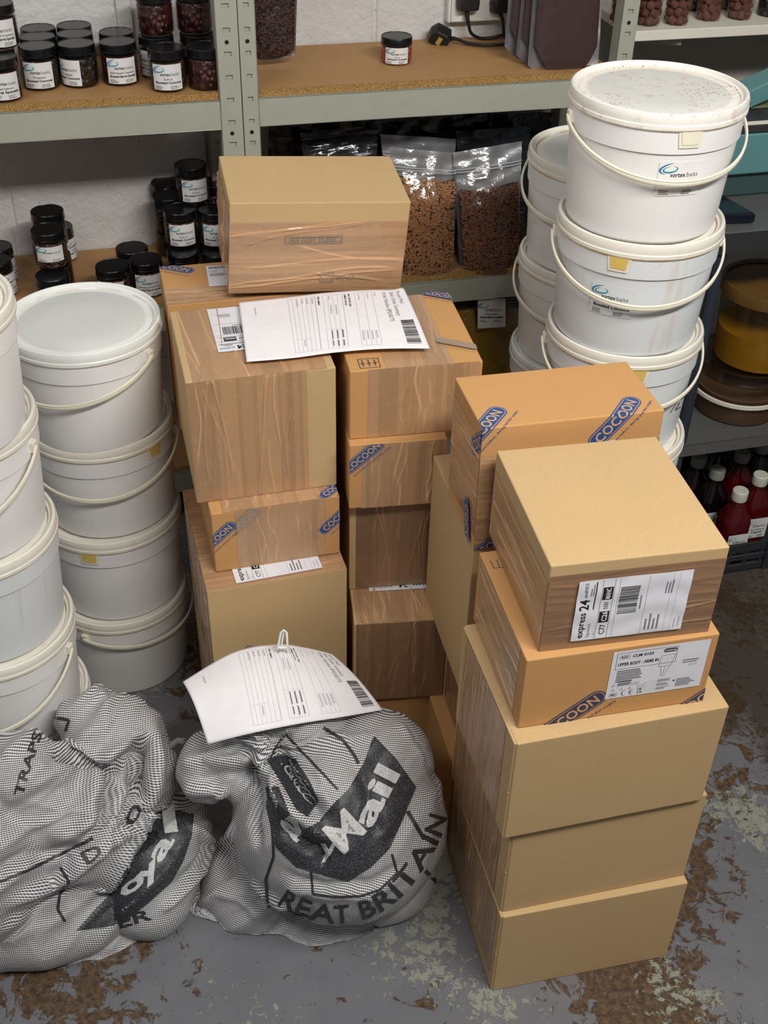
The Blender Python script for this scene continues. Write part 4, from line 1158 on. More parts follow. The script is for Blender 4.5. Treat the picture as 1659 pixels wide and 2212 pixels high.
# --- middle sack
B2 = [blob(735, 1765, 1.245, (.182, .170, .176)), blob(815, 1650, 1.285, (.100, .10, .095)), blob(620, 1570, 1.330, (.120, .09, .080)),
      blob(455, 1655, 1.285, (.052, .070, .050)), blob(520, 1640, 1.290, (.060, .08, .060)), blob(478, 1945, 1.235, (.060, .075, .046)), blob(560, 1900, 1.240, (.100, .11, .085)), blob(600, 1500, 1.37, (.09, .06, .05)),
      blob(700, 1915, 1.245, (.13, .13, .07)), blob(835, 1880, 1.245, (.09, .10, .07))]
S2 = [([(560, 1600), (583, 1650), (606, 1705), (640, 1750), (690, 1788)], .013, .034, 2), ([(590, 1605), (618, 1655), (640, 1705), (672, 1745), (705, 1770)], .011, -.026, 2),
      ([(398, 1655), (440, 1640), (500, 1648), (545, 1625)], .014, .012, 2), ([(430, 1690), (490, 1668), (548, 1665)], .009, -.012, 2), ([(400, 1700), (460, 1706), (500, 1720)], .012, .014, 2),
      ([(420, 1740), (470, 1738), (498, 1770), (492, 1850), (505, 1900)], .017, -.030, 2), ([(510, 1770), (505, 1830), (530, 1885), (580, 1935), (640, 1965)], .012, .014, 2),
      ([(545, 1640), (560, 1700), (552, 1770), (560, 1840)], .010, -.020, 2), ([(610, 1790), (650, 1815), (690, 1835), (700, 1880)], .009, -.018, 2), ([(670, 1790), (720, 1810), (760, 1850)], .008, .009, 2),
      ([(760, 1640), (790, 1700), (800, 1760), (830, 1810)], .010, -.008, 2), ([(880, 1570), (915, 1620), (945, 1690), (955, 1760)], .008, -.007, 2), ([(860, 1560), (900, 1600), (930, 1660)], .010, .007, 2),
      ([(690, 1660), (700, 1710), (730, 1760)], .008, .006, 2), ([(820, 1830), (860, 1800), (890, 1750)], .012, -.006, 2), ([(600, 1880), (700, 1915), (800, 1905), (870, 1860)], .010, -.006, 2),
      ([(600, 1910), (700, 1938), (800, 1930), (890, 1870)], .012, .006, 2), ([(430, 1960), (470, 1930), (520, 1945), (570, 1990)], .008, .009, 2), ([(640, 1600), (700, 1590), (760, 1600), (830, 1580)], .008, .006, 2),
      ([(560, 1590), (600, 1600), (640, 1590)], .010, -.014, 2)]
GS = 'grey woven mail sacks on the floor'
t2, body2, bv2 = sack('mail_sack', 'full grey woven mail sack with a sheet of paper on top, in the centre', B2, S2, (1, -.12, -.1), (.1, .62, .78), .75, 3, GS, [((596, 1618), 2.6, .010, .085)], 1.15)
K = 'sack_ink'; LI = 'sack_ink_light'
# dark banner with the knocked-out lettering, running up to the right
pan = Art(); pan.add([(0, .05), (.16, .0), (.40, .02), (.62, .10), (.97, .20), (1.0, .62), (.72, .92), (.52, .80), (.30, 1.0), (.06, .85)], [tuple(range(10))], K)
pq = [(590, 1835), (745, 1905), (790, 1900), (842, 1850), (897, 1700), (812, 1592), (755, 1690), (690, 1780), (640, 1750), (600, 1730)]
pan = Art(); pan.add([(p[0] / 1000, p[1] / 1000) for p in [(575, 1742), (597, 1830), (640, 1872), (700, 1890), (752, 1903), (800, 1874), (842, 1832), (870, 1768), (898, 1700), (856, 1640), (808, 1590), (785, 1650), (752, 1706), (718, 1738), (690, 1776), (655, 1790), (628, 1762), (600, 1700), (582, 1700)]], [tuple(range(19))], K)
def via(kx=1000): return lambda x, y: (x * kx, y * kx)
sack_print('printed_banner', body2, bv2, pan, [(0, 0)] * 4, .0012, .006, arc=via())
pan = Art(); pan.add([(p[0] / 1000, p[1] / 1000) for p in [(575, 1640), (612, 1628), (640, 1640), (668, 1688), (690, 1728), (664, 1765), (640, 1750), (612, 1700)]], [tuple(range(8))], K)
sack_print('printed_banner', body2, bv2, pan, [(0, 0)] * 4, .0012, .006, arc=via())
# "Mail" and the tail of the first word
def txt(s, p0, p1, h, sh=0, mat=LI, bold=.01):
    """text from p0 to p1 (pixel baseline on the sack), cap height h pixels"""
    vs, fs, w = textmesh(s, bold); A = Art(); a, b_ = Vector(p0), Vector(p1); d = (b_ - a) / w; n = Vector((d.y, -d.x)).normalized() * h / .72
    A.add([((a.x + d.x * x + n.x * y + d.x * sh * y) / 1000, (a.y + d.y * x + n.y * y + d.y * sh * y) / 1000) for x, y in vs], fs, mat); return A
sack_print('printed_lettering', body2, bv2, txt('M', (738, 1848), (792, 1795), 74), [(0, 0)] * 4, .0019, .004, arc=via())
sack_print('printed_lettering', body2, bv2, txt('ail', (800, 1790), (862, 1672), 52, 0, LI, .03), [(0, 0)] * 4, .0019, .004, arc=via())
sack_print('printed_lettering', body2, bv2, txt('y', (695, 1848), (728, 1848), 44, 0, LI, .02), [(0, 0)] * 4, .0019, .004, arc=via())
sack_print('printed_lettering', body2, bv2, txt('a', (606, 1775), (640, 1822), 44, 0, LI, .04), [(0, 0)] * 4, .0019, .004, arc=via())
# crown device, broken by the folds
A = Art()
for k in range(5): A.crescent(.628 + k * .010, 1.668 + k * .014, .018, .010, 0, 2 * pi, .004, LI, .6)
sack_print('printed_crown', body2, bv2, A, [(0, 0)] * 4, .0018, .004, arc=via())
# GREAT BRITAIN around the bottom
curve = [(597, 1950), (640, 1975), (705, 1992), (760, 1990), (815, 1972), (870, 1932), (915, 1872), (950, 1810), (966, 1762)]
def arc_at(s):
    x = s * (len(curve) - 1); i = min(int(x), len(curve) - 2); f = x - i
    c = [Vector(curve[max(0, min(len(curve) - 1, j))]) for j in (i - 1, i, i + 1, i + 2)]
    p = .5 * ((2 * c[1]) + (c[2] - c[0]) * f + (2 * c[0] - 5 * c[1] + 4 * c[2] - c[3]) * f * f + (3 * c[1] - c[0] - 3 * c[2] + c[3]) * f ** 3)
    return p
vs, fs, w = textmesh('REAT BRITAIN', .018)
def garc(x, y):
    s = .01 + x * .97; p = arc_at(s); q_ = arc_at(min(1, s + .01)); d = (q_ - arc_at(max(0, s - .01))).normalized(); n = Vector((d.y, -d.x)); r_ = p + n * y; return r_.x, r_.y
A = Art(); A.add([(x / w, y * 56) for x, y in vs], fs, 'sack_ink_solid')
sack_print('printed_lettering', body2, bv2, A, [(0, 0)] * 4, .0014, None, arc=garc)
# panel lines printed on the cloth
def pline(parent, bv, pts, w_=5, mat='sack_ink_solid'):
    A = Art()
    for a, b_ in zip(pts, pts[1:]): A.line((a[0] / 1000, a[1] / 1000), (b_[0] / 1000, b_[1] / 1000), w_ / 1000, mat)
    sack_print('printed_line', parent, bv, A, [(0, 0)] * 4, .0010, .006, arc=via())
pline(body2, bv2, [(617, 1585), (660, 1632), (705, 1680), (730, 1706)]); pline(body2, bv2, [(617, 1585), (596, 1612), (583, 1638)], 4)
pline(body2, bv2, [(698, 1572), (740, 1598), (765, 1632), (775, 1650)], 7); pline(body2, bv2, [(672, 1880), (676, 1930), (720, 1937), (780, 1935), (820, 1922), (858, 1885), (846, 1845)], 5)
pline(body2, bv2, [(578, 1700), (590, 1800), (592, 1850), (575, 1900), (580, 1960)], 6); pline(body2, bv2, [(880, 1752), (915, 1812)], 8); pline(body2, bv2, [(918, 1880), (945, 1908)], 8)

# --- left sack
B1 = [blob(60, 1900, 1.20, (.20, .16, .10)), blob(-150, 1850, 1.14, (.20, .14, .17)), blob(120, 1770, 1.23, (.13, .12, .13)), blob(330, 1870, 1.235, (.092, .125, .095)), blob(385, 1830, 1.26, (.058, .09, .085)),
      blob(250, 1590, 1.345, (.085, .075, .055), .3), blob(205, 1560, 1.375, (.06, .06, .06)), blob(325, 1660, 1.315, (.04, .06, .075)), blob(230, 1720, 1.29, (.085, .09, .10)), blob(180, 1960, 1.195, (.14, .12, .07)), blob(40, 2010, 1.17, (.16, .10, .04)), blob(40, 1710, 1.22, (.11, .09, .10))]
S1 = [([(120, 1612), (165, 1620), (212, 1640), (240, 1630), (290, 1600), (335, 1565)], .010, .018, 2), ([(115, 1632), (160, 1640), (208, 1662), (245, 1656), (290, 1622)], .010, -.034, 2),
      ([(200, 1655), (192, 1710), (185, 1770), (160, 1800), (90, 1805)], .013, .020, 2), ([(228, 1660), (238, 1700), (228, 1750), (200, 1800)], .010, -.026, 2), ([(262, 1650), (282, 1700), (295, 1745), (270, 1790), (225, 1815), (150, 1880), (60, 1930), (0, 1965)], .012, .018, 2),
      ([(303, 1590), (292, 1640), (286, 1690), (298, 1720)], .014, -.050, 2), ([(330, 1575), (335, 1650), (322, 1705), (300, 1760), (255, 1830), (215, 1900), (165, 1960)], .012, .022, 2),
      ([(340, 1760), (300, 1810), (260, 1870), (215, 1930)], .010, -.012, 2), ([(0, 1880), (60, 1850), (130, 1838), (200, 1825)], .012, -.014, 2), ([(0, 1720), (60, 1680), (110, 1640)], .014, .010, 2), ([(0, 1780), (80, 1720), (150, 1690)], .014, -.008, 2),
      ([(0, 1990), (70, 1960), (140, 1925), (195, 1900)], .012, -.010, 2), ([(0, 2030), (90, 1995), (170, 1965)], .014, .010, 2), ([(110, 1900), (140, 1870), (150, 1840)], .010, -.014, 2), ([(400, 1780), (455, 1820), (440, 1880), (380, 1940), (340, 1975)], .008, .012, 2),
      ([(420, 1790), (440, 1830), (420, 1880), (370, 1920)], .007, -.008, 2), ([(200, 1480), (230, 1520), (225, 1570), (150, 1610)], .012, .008, 2), ([(0, 1640), (60, 1600), (110, 1560), (170, 1500)], .012, .008, 2)]
t1, body1, bv1 = sack('mail_sack', 'slumped grey woven mail sack cut off by the left edge of the photo', B1, S1, (1, .1, .0), (-.1, .66, .75), 1.25, 11, GS, [((240, 1770), 2.2, .008, .09)], .62)
pan = Art(); pan.add([(p[0] / 1000, p[1] / 1000) for p in [(165, 2010), (210, 1960), (245, 1925), (270, 1880), (310, 1825), (345, 1755), (380, 1750), (418, 1760), (415, 1800), (395, 1860), (370, 1905), (320, 1950), (270, 1990), (230, 2002)]], [tuple(range(14))], K)
sack_print('printed_banner', body1, bv1, pan, [(0, 0)] * 4, .0012, .006, arc=via())
for s_, a_, b_, h_ in (('o', (268, 1940), (318, 1905), 34), ('y', (312, 1908), (352, 1868), 34), ('a', (345, 1865), (378, 1815), 40), ('l', (350, 1800), (384, 1795), 60)):
    sack_print('printed_lettering', body1, bv1, txt(s_, a_, b_, h_, 0, LI, .03), [(0, 0)] * 4, .0019, .004, arc=via())
sack_print('printed_lettering', body1, bv1, txt('TRAPS', (48, 1720), (90, 1585), 20, 0, 'sack_ink_solid', .02), [(0, 0)] * 4, .0014, .004, arc=via())
sack_print('printed_lettering', body1, bv1, txt('D', (185, 1870), (225, 1845), 30, 0, 'sack_ink_solid', .02), [(0, 0)] * 4, .0014, .004, arc=via())
sack_print('printed_lettering', body1, bv1, txt('O', (285, 1788), (312, 1745), 26, 0, 'sack_ink_solid', .02), [(0, 0)] * 4, .0014, .004, arc=via())
sack_print('printed_lettering', body1, bv1, txt('ER', (255, 2005), (330, 1985), 26, 0, 'sack_ink_solid', .02), [(0, 0)] * 4, .0014, .004, arc=via())
pline(body1, bv1, [(105, 1548), (150, 1555), (142, 1580)], 6); pline(body1, bv1, [(130, 1872), (150, 1905), (130, 1930), (125, 1965), (140, 1990)], 6); pline(body1, bv1, [(0, 1905), (60, 1880), (120, 1850), (200, 1810)], 6)
# toggle of the drawcord between the sacks
b = MB(); p = [aty(368, 1612, 1.33), aty(385, 1600, 1.335), aty(400, 1602, 1.33)]; b.tube(p, .006, 10); tog = b.obj('drawcord', 'panel_grey', t1, auto=1)
# white plastic tie standing up from the neck of the middle sack
tie = MB(); zb = atz(612, 1400, .40); base = aty(611, 1400, 1.405); top = aty(613, 1366, 1.41)
w_ = .0085
pts = [base + Vector((-w_, 0, -.03)), base + Vector((-w_, 0, 0)), top + Vector((-w_ * .55, 0, 0)), top + Vector((0, 0, .005)), top + Vector((w_ * .55, 0, 0)), base + Vector((w_, 0, 0)), base + Vector((w_, 0, -.03))]
tie.tube(pts, .0022, 8); tie.tube([base + Vector((-w_, 0, .001)), base + Vector((w_, 0, .001))], .002, 8); tie.tube([base + Vector((-.003, .001, 0)), top + Vector((0, .001, 0))], .0016, 6)
tie.obj('sack_tie', 'ink_white', t2, auto=1)
tie = MB(); tie.tube([aty(524, 1414, 1.452), aty(536, 1398, 1.452), aty(548, 1401, 1.452)], .004, 8); tie.obj('metal_clip', 'steel_grey', t2, auto=1)

# ================================================================== printed order sheets
def sheet(name, label, fn, art_size=(.21, .297), extra='', n=(30, 42)):
    """fn(s,t): s along the long side (page top at s=1), t across from page-left to page-right"""
    ns, nt_ = n[1], n[0]
    vs = [fn(i / ns, j / nt_) for j in range(nt_ + 1) for i in range(ns + 1)]
    fs = [(j * (ns + 1) + i, (j + 1) * (ns + 1) + i, (j + 1) * (ns + 1) + i + 1, j * (ns + 1) + i + 1) for j in range(nt_) for i in range(ns)]
    o = meshobj(name, vs, fs, 'paper_white', None, None, True)
    sol = o.modifiers.new('t', 'SOLIDIFY'); sol.thickness = .0004; sol.offset = -1
    tag(o, label, 'paper', 'printed order sheets')
    a = Art(); w, h = .21, .297
    a.text('Royal Mail', .012, .272, .0105, 'ink_grey', width=.048); a.text('Sales Order Summary', .012, .259, .0105, 'ink_grey', width=.092); a.text('Order Number 8P0240775', .012, .246, .0105, 'ink_grey', width=.112)
    a.barcode(.120, .262, .076, .022, 'ink_black', 12, False, 30)
    a.micro(.012, .232, .022, 1, .004, 'ink_pale'); a.frame(.012, .196, .198, .228, .0005, 'ink_pale'); a.rect(.012, .212, .198, .2125, 'ink_pale'); a.micro(.016, .218, .03, 1, .004, 'ink_pale'); a.micro(.016, .202, .04, 1, .004, 'ink_pale')
    for k in range(3): a.rect(.148, .204 + k * .008, .198, .2044 + k * .008, 'ink_pale')
    a.micro(.152, .222, .036, 4, .0075, 'ink_pale', .0024, 3)
    a.text('MAIL SUPPLIER ITEMS', .014, .184, .005, 'ink_black', bold=.01, width=.05); a.text('SUMMARY INVOICE', .014, .177, .005, 'ink_black', bold=.01, width=.045)
    a.frame(.012, .140, .198, .174, .0005, 'ink_pale')
    for k in range(4): a.rect(.012, .148 + k * .0085, .198, .1484 + k * .0085, 'ink_pale')
    a.micro(.016, .150, .024, 1, .004, 'ink_pale'); a.micro(.052, .160, .05, 2, .009, 'ink_pale', .0022, 7); a.rect(.138, .140, .1384, .174, 'ink_pale'); a.micro(.142, .166, .03, 3, .009, 'ink_grey', .0024, 5); a.micro(.174, .166, .02, 3, .009, 'ink_grey', .0024, 6)
    a.text('ITEMS SUMMARY', .014, .131, .0048, 'ink_black', bold=.01, width=.036); a.frame(.012, .082, .198, .128, .0005, 'ink_pale')
    for k in range(6): a.rect(.012, .089 + k * .0075, .198, .0894 + k * .0075, 'ink_pale')
    a.rect(.158, .082, .1584, .112, 'ink_pale'); a.micro(.016, .121, .03, 4, .0085, 'ink_pale', .0024, 9); a.micro(.162, .100, .03, 1, .004, 'ink_pale', .0022)
    a.micro(.03, .030, .045, 1, .003, 'ink_pale', .0018)
    def g(x, y, l):
        s, t_ = y / h, x / w; e = .004; p = fn(s, t_); du = fn(min(1, s + e), t_) - fn(max(0, s - e), t_); dv = fn(s, min(1, t_ + e)) - fn(s, max(0, t_ - e))
        nn = dv.cross(du).normalized(); nn = nn if nn.dot(CAM - p) > 0 else -nn
        return p + nn * (l + .0002)
    a.emit('print', o, g, step=.012, lift=.00008)
    return o
def polyv(pts, s):
    x = s * (len(pts) - 1); i = min(int(x), len(pts) - 2); f = x - i
    c = [Vector(pts[max(0, min(len(pts) - 1, j))]) for j in (i - 1, i, i + 1, i + 2)]
    return .5 * ((2 * c[1]) + (c[2] - c[0]) * f + (2 * c[0] - 5 * c[1] + 4 * c[2] - c[3]) * f * f + (3 * c[1] - c[0] - 3 * c[2] + c[3]) * f ** 3)
def sheet_fn(back, front, bow):
    def f(s, t):
        p = polyv(back, s) * (1 - t) + polyv(front, s) * t
        return p + Vector((0, 0, bow(s, t)))
    return f
zt = .8655
bk_ = [atz(516, 657, zt + .002), atz(610, 647, zt + .002), atz(706, 636, zt + .004), atz(795, 630, zt + .006), atz(872, 630, zt + .003)]
fr_ = [atz(533, 786, zt + .0025), atz(630, 778, zt + .002), atz(722, 766, zt + .003), atz(820, 758, zt + .005), atz(928, 757, zt + .004)]
sheet('order_sheet', 'printed white sheet with barcode lying across the two middle carton stacks', sheet_fn(bk_, fr_, lambda s, t: .004 + .003 * math.sin(pi * t) + .004 * math.exp(-((s - .97) / .05) ** 2) * (1 - t)))
bk_ = [atz(395, 1476, .385), atz(503, 1413, .405), atz(596, 1395, .405), atz(660, 1402, .400), atz(716, 1415, .385)]
fr_ = [atz(449, 1611, .365), atz(541, 1588, .385), atz(640, 1568, .392), atz(735, 1553, .388), atz(827, 1537, .365)]
sheet('order_sheet', 'printed white sheet with barcode draped over the middle grey sack', sheet_fn(bk_, fr_, lambda s, t: .020 * math.sin(pi * t) * (1 - .5 * s) + .004))

# ================================================================== foil backed pouches
def pouch(name, label, corners, pel, fill=.62, thick=.03, group=None, seed=0, content='powder_maroon', dist_n=None, round_=.25, foil='foil', lowfoil=.0, npel=650, plen=.0075, prad=.0021):
    """corners: px,py top-left, top-right, bottom-right, bottom-left at rack depth dist_n"""
    TL, TR, BR_, BL = [atn(p[0], p[1], dist_n[i] if isinstance(dist_n, (list, tuple)) else dist_n) for i, p in enumerate(corners)]
    mid = (BL + BR_) / 2
    t = thing(name, label, 'pouch', (mid.x, mid.y, min(BL.z, BR_.z)), 0, group); O = Vector(t.location)
    nf = -((TR - TL).cross(TL - BL)).normalized(); nf = nf if nf.dot(CAM - mid) > 0 else -nf
    r = random.Random(seed)
    def base(u, v): return (BL * (1 - u) + BR_ * u) * (1 - v) + (TL * (1 - u) + TR * u) * v
    def prof(u, v):
        e = max(0, 1 - abs(2 * u - 1) ** 2.6) ** .55; k = min(1, v / .06) ** .5
        f = 1 if v < fill * .8 else max(0, 1 - (v - fill * .8) / (1.02 - fill * .8))
        return thick * e * k * f
    N, Mv = 26, 40
    def crinkle(u, v): return .0022 * noise.noise(Vector((u * 7 + seed, v * 9, 1.3))) * (1 if v > .02 else 0) + (.003 * noise.noise(Vector((u * 4 + seed, v * 22, 4))) if v > fill else 0)
    def grid(side, off=0, v1=1, inset=0, mat='foil', nm='foil_back', fnn=None):
        vs = []
        for j in range(Mv + 1):
            v = v1 * j / Mv
            for i in range(N + 1):
                u = inset + (1 - 2 * inset) * i / N; sag = 0
                if v < .12: sag = -.0
                d = prof(u, v) * side + crinkle(u, v) + off
                # curved lower seam
                dz = round_ * .03 * (1 - (2 * u - 1) ** 2) * max(0, 1 - v / .15)
                vs.append(base(u, v) + nf * d - Vector((0, 0, dz)) - O)
        fs = [(j * (N + 1) + i, j * (N + 1) + i + 1, (j + 1) * (N + 1) + i + 1, (j + 1) * (N + 1) + i) for j in range(Mv) for i in range(N)]
        return meshobj(nm, vs, fs, mat, t, None, True)
    grid(-.25, -.001, 1, 0, foil, 'foil_back')
    grid(1, 0, 1, 0, 'clear_film', 'clear_front')
    # contents
    vt = fill; vs = []
    def cfun(u, v, k=1.0): return base(u, v) + nf * (prof(u, min(v, .98)) * .93 * k - .0012) - Vector((0, 0, round_ * .03 * (1 - (2 * u - 1) ** 2) * max(0, 1 - v / .15))) - O
    for j in range(25):
        for i in range(25):
            u = .055 + .89 * i / 24; v0 = .02 + round_ * .12 * abs(2 * u - 1) ** 3; v = v0 + (vt + .02 * math.sin(u * 7 + seed) - v0) * j / 24; vs.append(cfun(u, v, .93))
    fs = [(j * 25 + i, j * 25 + i + 1, (j + 1) * 25 + i + 1, (j + 1) * 25 + i) for j in range(24) for i in range(24)]
    top = len(vs)
    ct = meshobj('contents', vs, fs, content, t, None, True)
    if pel:
        b = MB()
        for k in range(npel):
            u = r.uniform(.06, .94); v0 = .02 + round_ * .12 * abs(2 * u - 1) ** 3; v = v0 + (vt - v0) * r.random()
            c = cfun(u, v, .97) + nf * r.uniform(-.002, .0012); d = Vector((r.gauss(0, 1), r.gauss(0, .35), r.gauss(0, 1))); d.normalize(); L = plen * r.uniform(.6, 1.2) / 2
            b.tube([c - d * L, c + d * L], prad * r.uniform(.85, 1.1), 6)
        o = b.obj('pellets', pel, ct, auto=.9); o['kind'] = 'stuff'
    # seams and the press-to-close strip
    zp = MB()
    for vv in (.845, .865):
        zp.tube([base(i / 20, vv) + nf * (prof(i / 20, vv) + crinkle(i / 20, vv) + .0006) - O for i in range(21)], .0011, 5)
    zp.obj('zip_strip', 'ink_pale' if foil == 'foil' else 'foil_dark', t, auto=1)
    return t
GP = 'foil backed pouches on the lower middle shelf'; GQ = 'tall foil backed pouches on the upper middle shelf'
pouch('bait_pouch', 'clear fronted pouch of tan pellets, left of the front pair', [(842, 318), (990, 332), (978, 596), (868, 602)], 'pellet_tan', .78, .034, GP, 1, 'bait_brown', [.10, .10, .035, .035], npel=2000, prad=.0023)
pouch('bait_pouch', 'tilted clear fronted pouch of brown pellets, right of the front pair', [(978, 330), (1128, 305), (1118, 596), (994, 596)], 'pellet_brown', .70, .034, GP, 2, 'bait_brown', [.095, .095, .03, .03], npel=1900)
pouch('bait_pouch', 'pouch of dark bait at the left of the lower middle shelf, above the leaning carton', [(648, 286), (818, 270), (808, 420), (668, 430)], None, .55, .03, GP, 3, 'bait_dark', [.16, .16, .12, .12], foil='foil_dark')
pouch('bait_pouch', 'crumpled silver pouch top showing behind the left pellet pouch', [(822, 290), (985, 300), (975, 560), (850, 560)], None, .45, .03, GP, 4, 'bait_dark', [.17, .17, .13, .13])
pouch('bait_pouch', 'silver pouch top showing behind the right tilted pouch', [(985, 284), (1146, 272), (1135, 560), (1000, 560)], None, .45, .03, GP, 5, 'bait_dark', [.18, .18, .14, .14], foil='foil_dark')
for k, (x0, x1, y0) in enumerate(((580, 735, 252), (760, 900, 256), (905, 1060, 250), (1065, 1200, 246))):
    pouch('bait_pouch', ['dark pouch at the wall above the leaning carton', 'dark pouch at the wall behind the silver topped one', 'dark pouch at the wall in the middle of the lower shelf', 'dark pouch at the wall near the rear bucket pile'][k], [(x0, y0), (x1, y0 - 4), (x1, y0 + 260), (x0, y0 + 260)], None, .5, .03, GP, 10 + k, 'bait_dark', [.26, .26, .24, .24], foil='foil_dark')
pouch('bait_pouch', 'pouch of maroon pellets against the post on the upper middle shelf', [(500, -190), (648, -190), (638, 118), (530, 124)], 'pellet_maroon', .80, .03, GQ, 6, 'bait_dark', [.20, .20, .15, .15], npel=900)
for k, (x0, x1, xb0, xb1, yb, nn) in enumerate(((1120, 1240, 1090, 1230, 100, .10), (1150, 1280, 1115, 1255, 118, .075), (1172, 1318, 1140, 1292, 140, .045))):
    pouch('bait_pouch', ['rearmost of the three pouches of maroon powder, upper shelf', 'middle of the three pouches of maroon powder, upper shelf', 'front pouch of maroon powder, largest on the upper shelf'][k], [(x0, -260), (x1, -260), (xb1, yb + 4), (xb0, yb)], None, .86, .022, GQ, 20 + k, 'powder_maroon', [nn + .06, nn + .06, nn, nn], round_=1.2)
# yellow bag with label under the shelf
t = pouch('bait_pouch', 'yellow bag with a white label on the lowest shelf under the beam', [(960, 620), (1175, 600), (1160, 850), (985, 860)], None, .80, .03, None, 31, 'powder_yellow', [.10, .10, .04, .04], foil='foil_dark')
O = Vector(t.location); n_ = -rN
def fl(x, y, l):
    p = atn(1032 + x * 1000, 700 - y * 1000, .018); return p - rN * l - O
lb = meshobj('paper_label', [fl(0, -.010, 0), fl(.060, -.006, 0), fl(.060, .055, 0), fl(.0, .055, 0)], [(0, 1, 2, 3)], 'jar_label', t)
Art().put(brand_label(.058, .05, ['Sweetcorn', 'Buttermilk Groundbait'], 2)).emit('print', lb, fl)

# ================================================================== plugs, socket, cable
# double wall socket
px0, px1 = atn(965, -60, WN), atn(1100, 38, WN)
t = thing('wall_socket', 'white double wall socket with two black plugs in it', 'socket', tuple(px0), RA)
sa, sb = rk_of(px0), rk_of(px1)
b = MB(); b.box((0, -.026, sb[2] - sa[2]), (.158, 0, .05)); b.obj('back_box', 'socket_white', t, bevel=.004)
b = MB(); b.box((.006, -.033, sb[2] - sa[2] + .004), (.152, -.026, .044)); b.obj('faceplate', 'socket_white', t, bevel=.002)
def plug(label, pos, yaw, rot, cable, lab=False):
    t = thing('power_plug', label, 'plug', tuple(pos), rot, 'black plugs by the wall')
    b = MB(); k = [(-.024, -.019), (.024, -.019), (.026, .004), (.017, .022), (-.017, .022), (-.026, .004)]
    b.v += [Vector((x, -.0, z)) for x, z in k] + [Vector((x * .84, -.030, z * .86)) for x, z in k] + [Vector((x, -.014, z)) for x, z in k]
    b.f += [tuple(range(6))[::-1], tuple(range(6, 12))] + [(i, (i + 1) % 6, 12 + (i + 1) % 6, 12 + i) for i in range(6)] + [(12 + i, 12 + (i + 1) % 6, 6 + (i + 1) % 6, 6 + i) for i in range(6)]; b.mi += [0] * 14
    b.obj('plug_body', 'black_plastic', t, bevel=.003)
    if lab:
        b = MB(); b.box((-.005, -.0308, -.010), (.005, -.030, .010)); b.obj('fuse_label', 'yellow_fuse', t)
    inv = t.matrix_basis.inverted()
    b = MB(); pts = [inv @ Vector(p) for p in cable]
    fine = [polyv(pts, i / 30) for i in range(31)]
    b.tube(fine, [.0058 - .0022 * min(1, i / 6) + (.0008 if i % 2 and i < 6 else 0) for i in range(31)], 10); b.obj('cable', 'black_plastic', t, auto=1.2)
    return t
pa = atn(1008, 0, WN - .034); pb = atn(1080, 5, WN - .034)
sh = US + .008
plug('left plug in the wall socket with cable curving down to the shelf', pa, 0, (0, 0, RA), [pa + Vector((0, -.012, -.016)), atn(1012, 52, WN - .05), atn(1020, 74, WN - .04), atn(1048, 84, WN - .035), atn(1085, 76, WN - .04), atn(1110, 70, WN - .03)])
plug('right plug in the wall socket beside the pouches', pb, 0, (0, 0, RA), [pb + Vector((0, -.012, -.016)), atn(1086, 45, WN - .04), atn(1088, 70, WN - .04), atn(1092, 85, WN - .03)])
pc = atz(952, 70, US + .022)
plug('loose unplugged black plug with yellow fuse label lying on the shelf', pc, 0, (.45, .45, RA - .2), [pc + Vector((.018, -.004, -.012)), atz(985, 84, US + .012), atz(1010, 93, sh), atz(1050, 97, sh), atz(1085, 96, sh), atz(1115, 92, sh)], True)

# ================================================================== right hand shelf of tubs
b = MB(); za = atn(1371, 68, .0)[2]; zb_ = atn(1371, 90, .0)[2]
b.box((.905, .0, zb_), (1.72, WN - .02, za)); b.v = [RK(*p) for p in b.v]; o = b.obj('wall_shelf', 'shelf_white', bevel=.0015)
tag(o, 'white wooden shelf at the top right carrying clear tubs', 'shelf')
b = MB(); p0_ = rk_of(atn(1380, 97, .06)); 
b.tube([RK(.90, .10, zb_ - .012), RK(1.03, .03, zb_ - .014)], .009, 10); o = b.obj('shelf_bracket', 'rack_grey', auto=1); tag(o, 'round grey bracket arm under the white shelf', 'bracket')
def tub(cx, n, label, kind='boilie', s=1, R=.0272):
    p = atz(cx, 70, za); p = RK(rk_of(atn(cx, 30, n))[0], n, za)
    t = thing('bait_tub', label, 'tub', tuple(p), random.uniform(0, 3), 'clear tubs of bait on the white shelf')
    b = MB(); b.lathe([(0, .001), (R * .92, .001), (R, .005), (R, .105), (R * .96, .108)], 32); b.obj('tub_body', 'clear_plastic', t, auto=.6)
    b = MB(); b.lathe([(R * 1.04, .104), (R * 1.05, .118), (0, .119)], 32); b.obj('lid', 'black_gloss', t, auto=.6)
    r = random.Random(int(cx)); k = 0
    if kind == 'boilie':
        for lv in range(6):
            for a in range(6):
                an = a * pi / 3 + lv * .5 + r.uniform(-.1, .1); m_ = MB(); z = .010 + lv * .0162; rr = .0088
                c = Vector((math.cos(an) * (R - .0112), math.sin(an) * (R - .0112), z))
                dx = Vector((r.gauss(0, 1), r.gauss(0, 1), r.gauss(0, 1))).normalized()
                m_.tube([c - dx * .0085, c - dx * .0072, c + dx * .0072, c + dx * .0085], [.0068, .0085, .0085, .0068], 12, up=Vector((.3, .2, 1)))
                m_.obj('boilie', 'boilie', t, auto=.7)
    else:
        b = MB(); b.lathe([(0, .003), (R * .93, .004), (R * .93, .095), (0, .096)], 32); b.obj('contents', 'bait_dark', t, auto=.6)
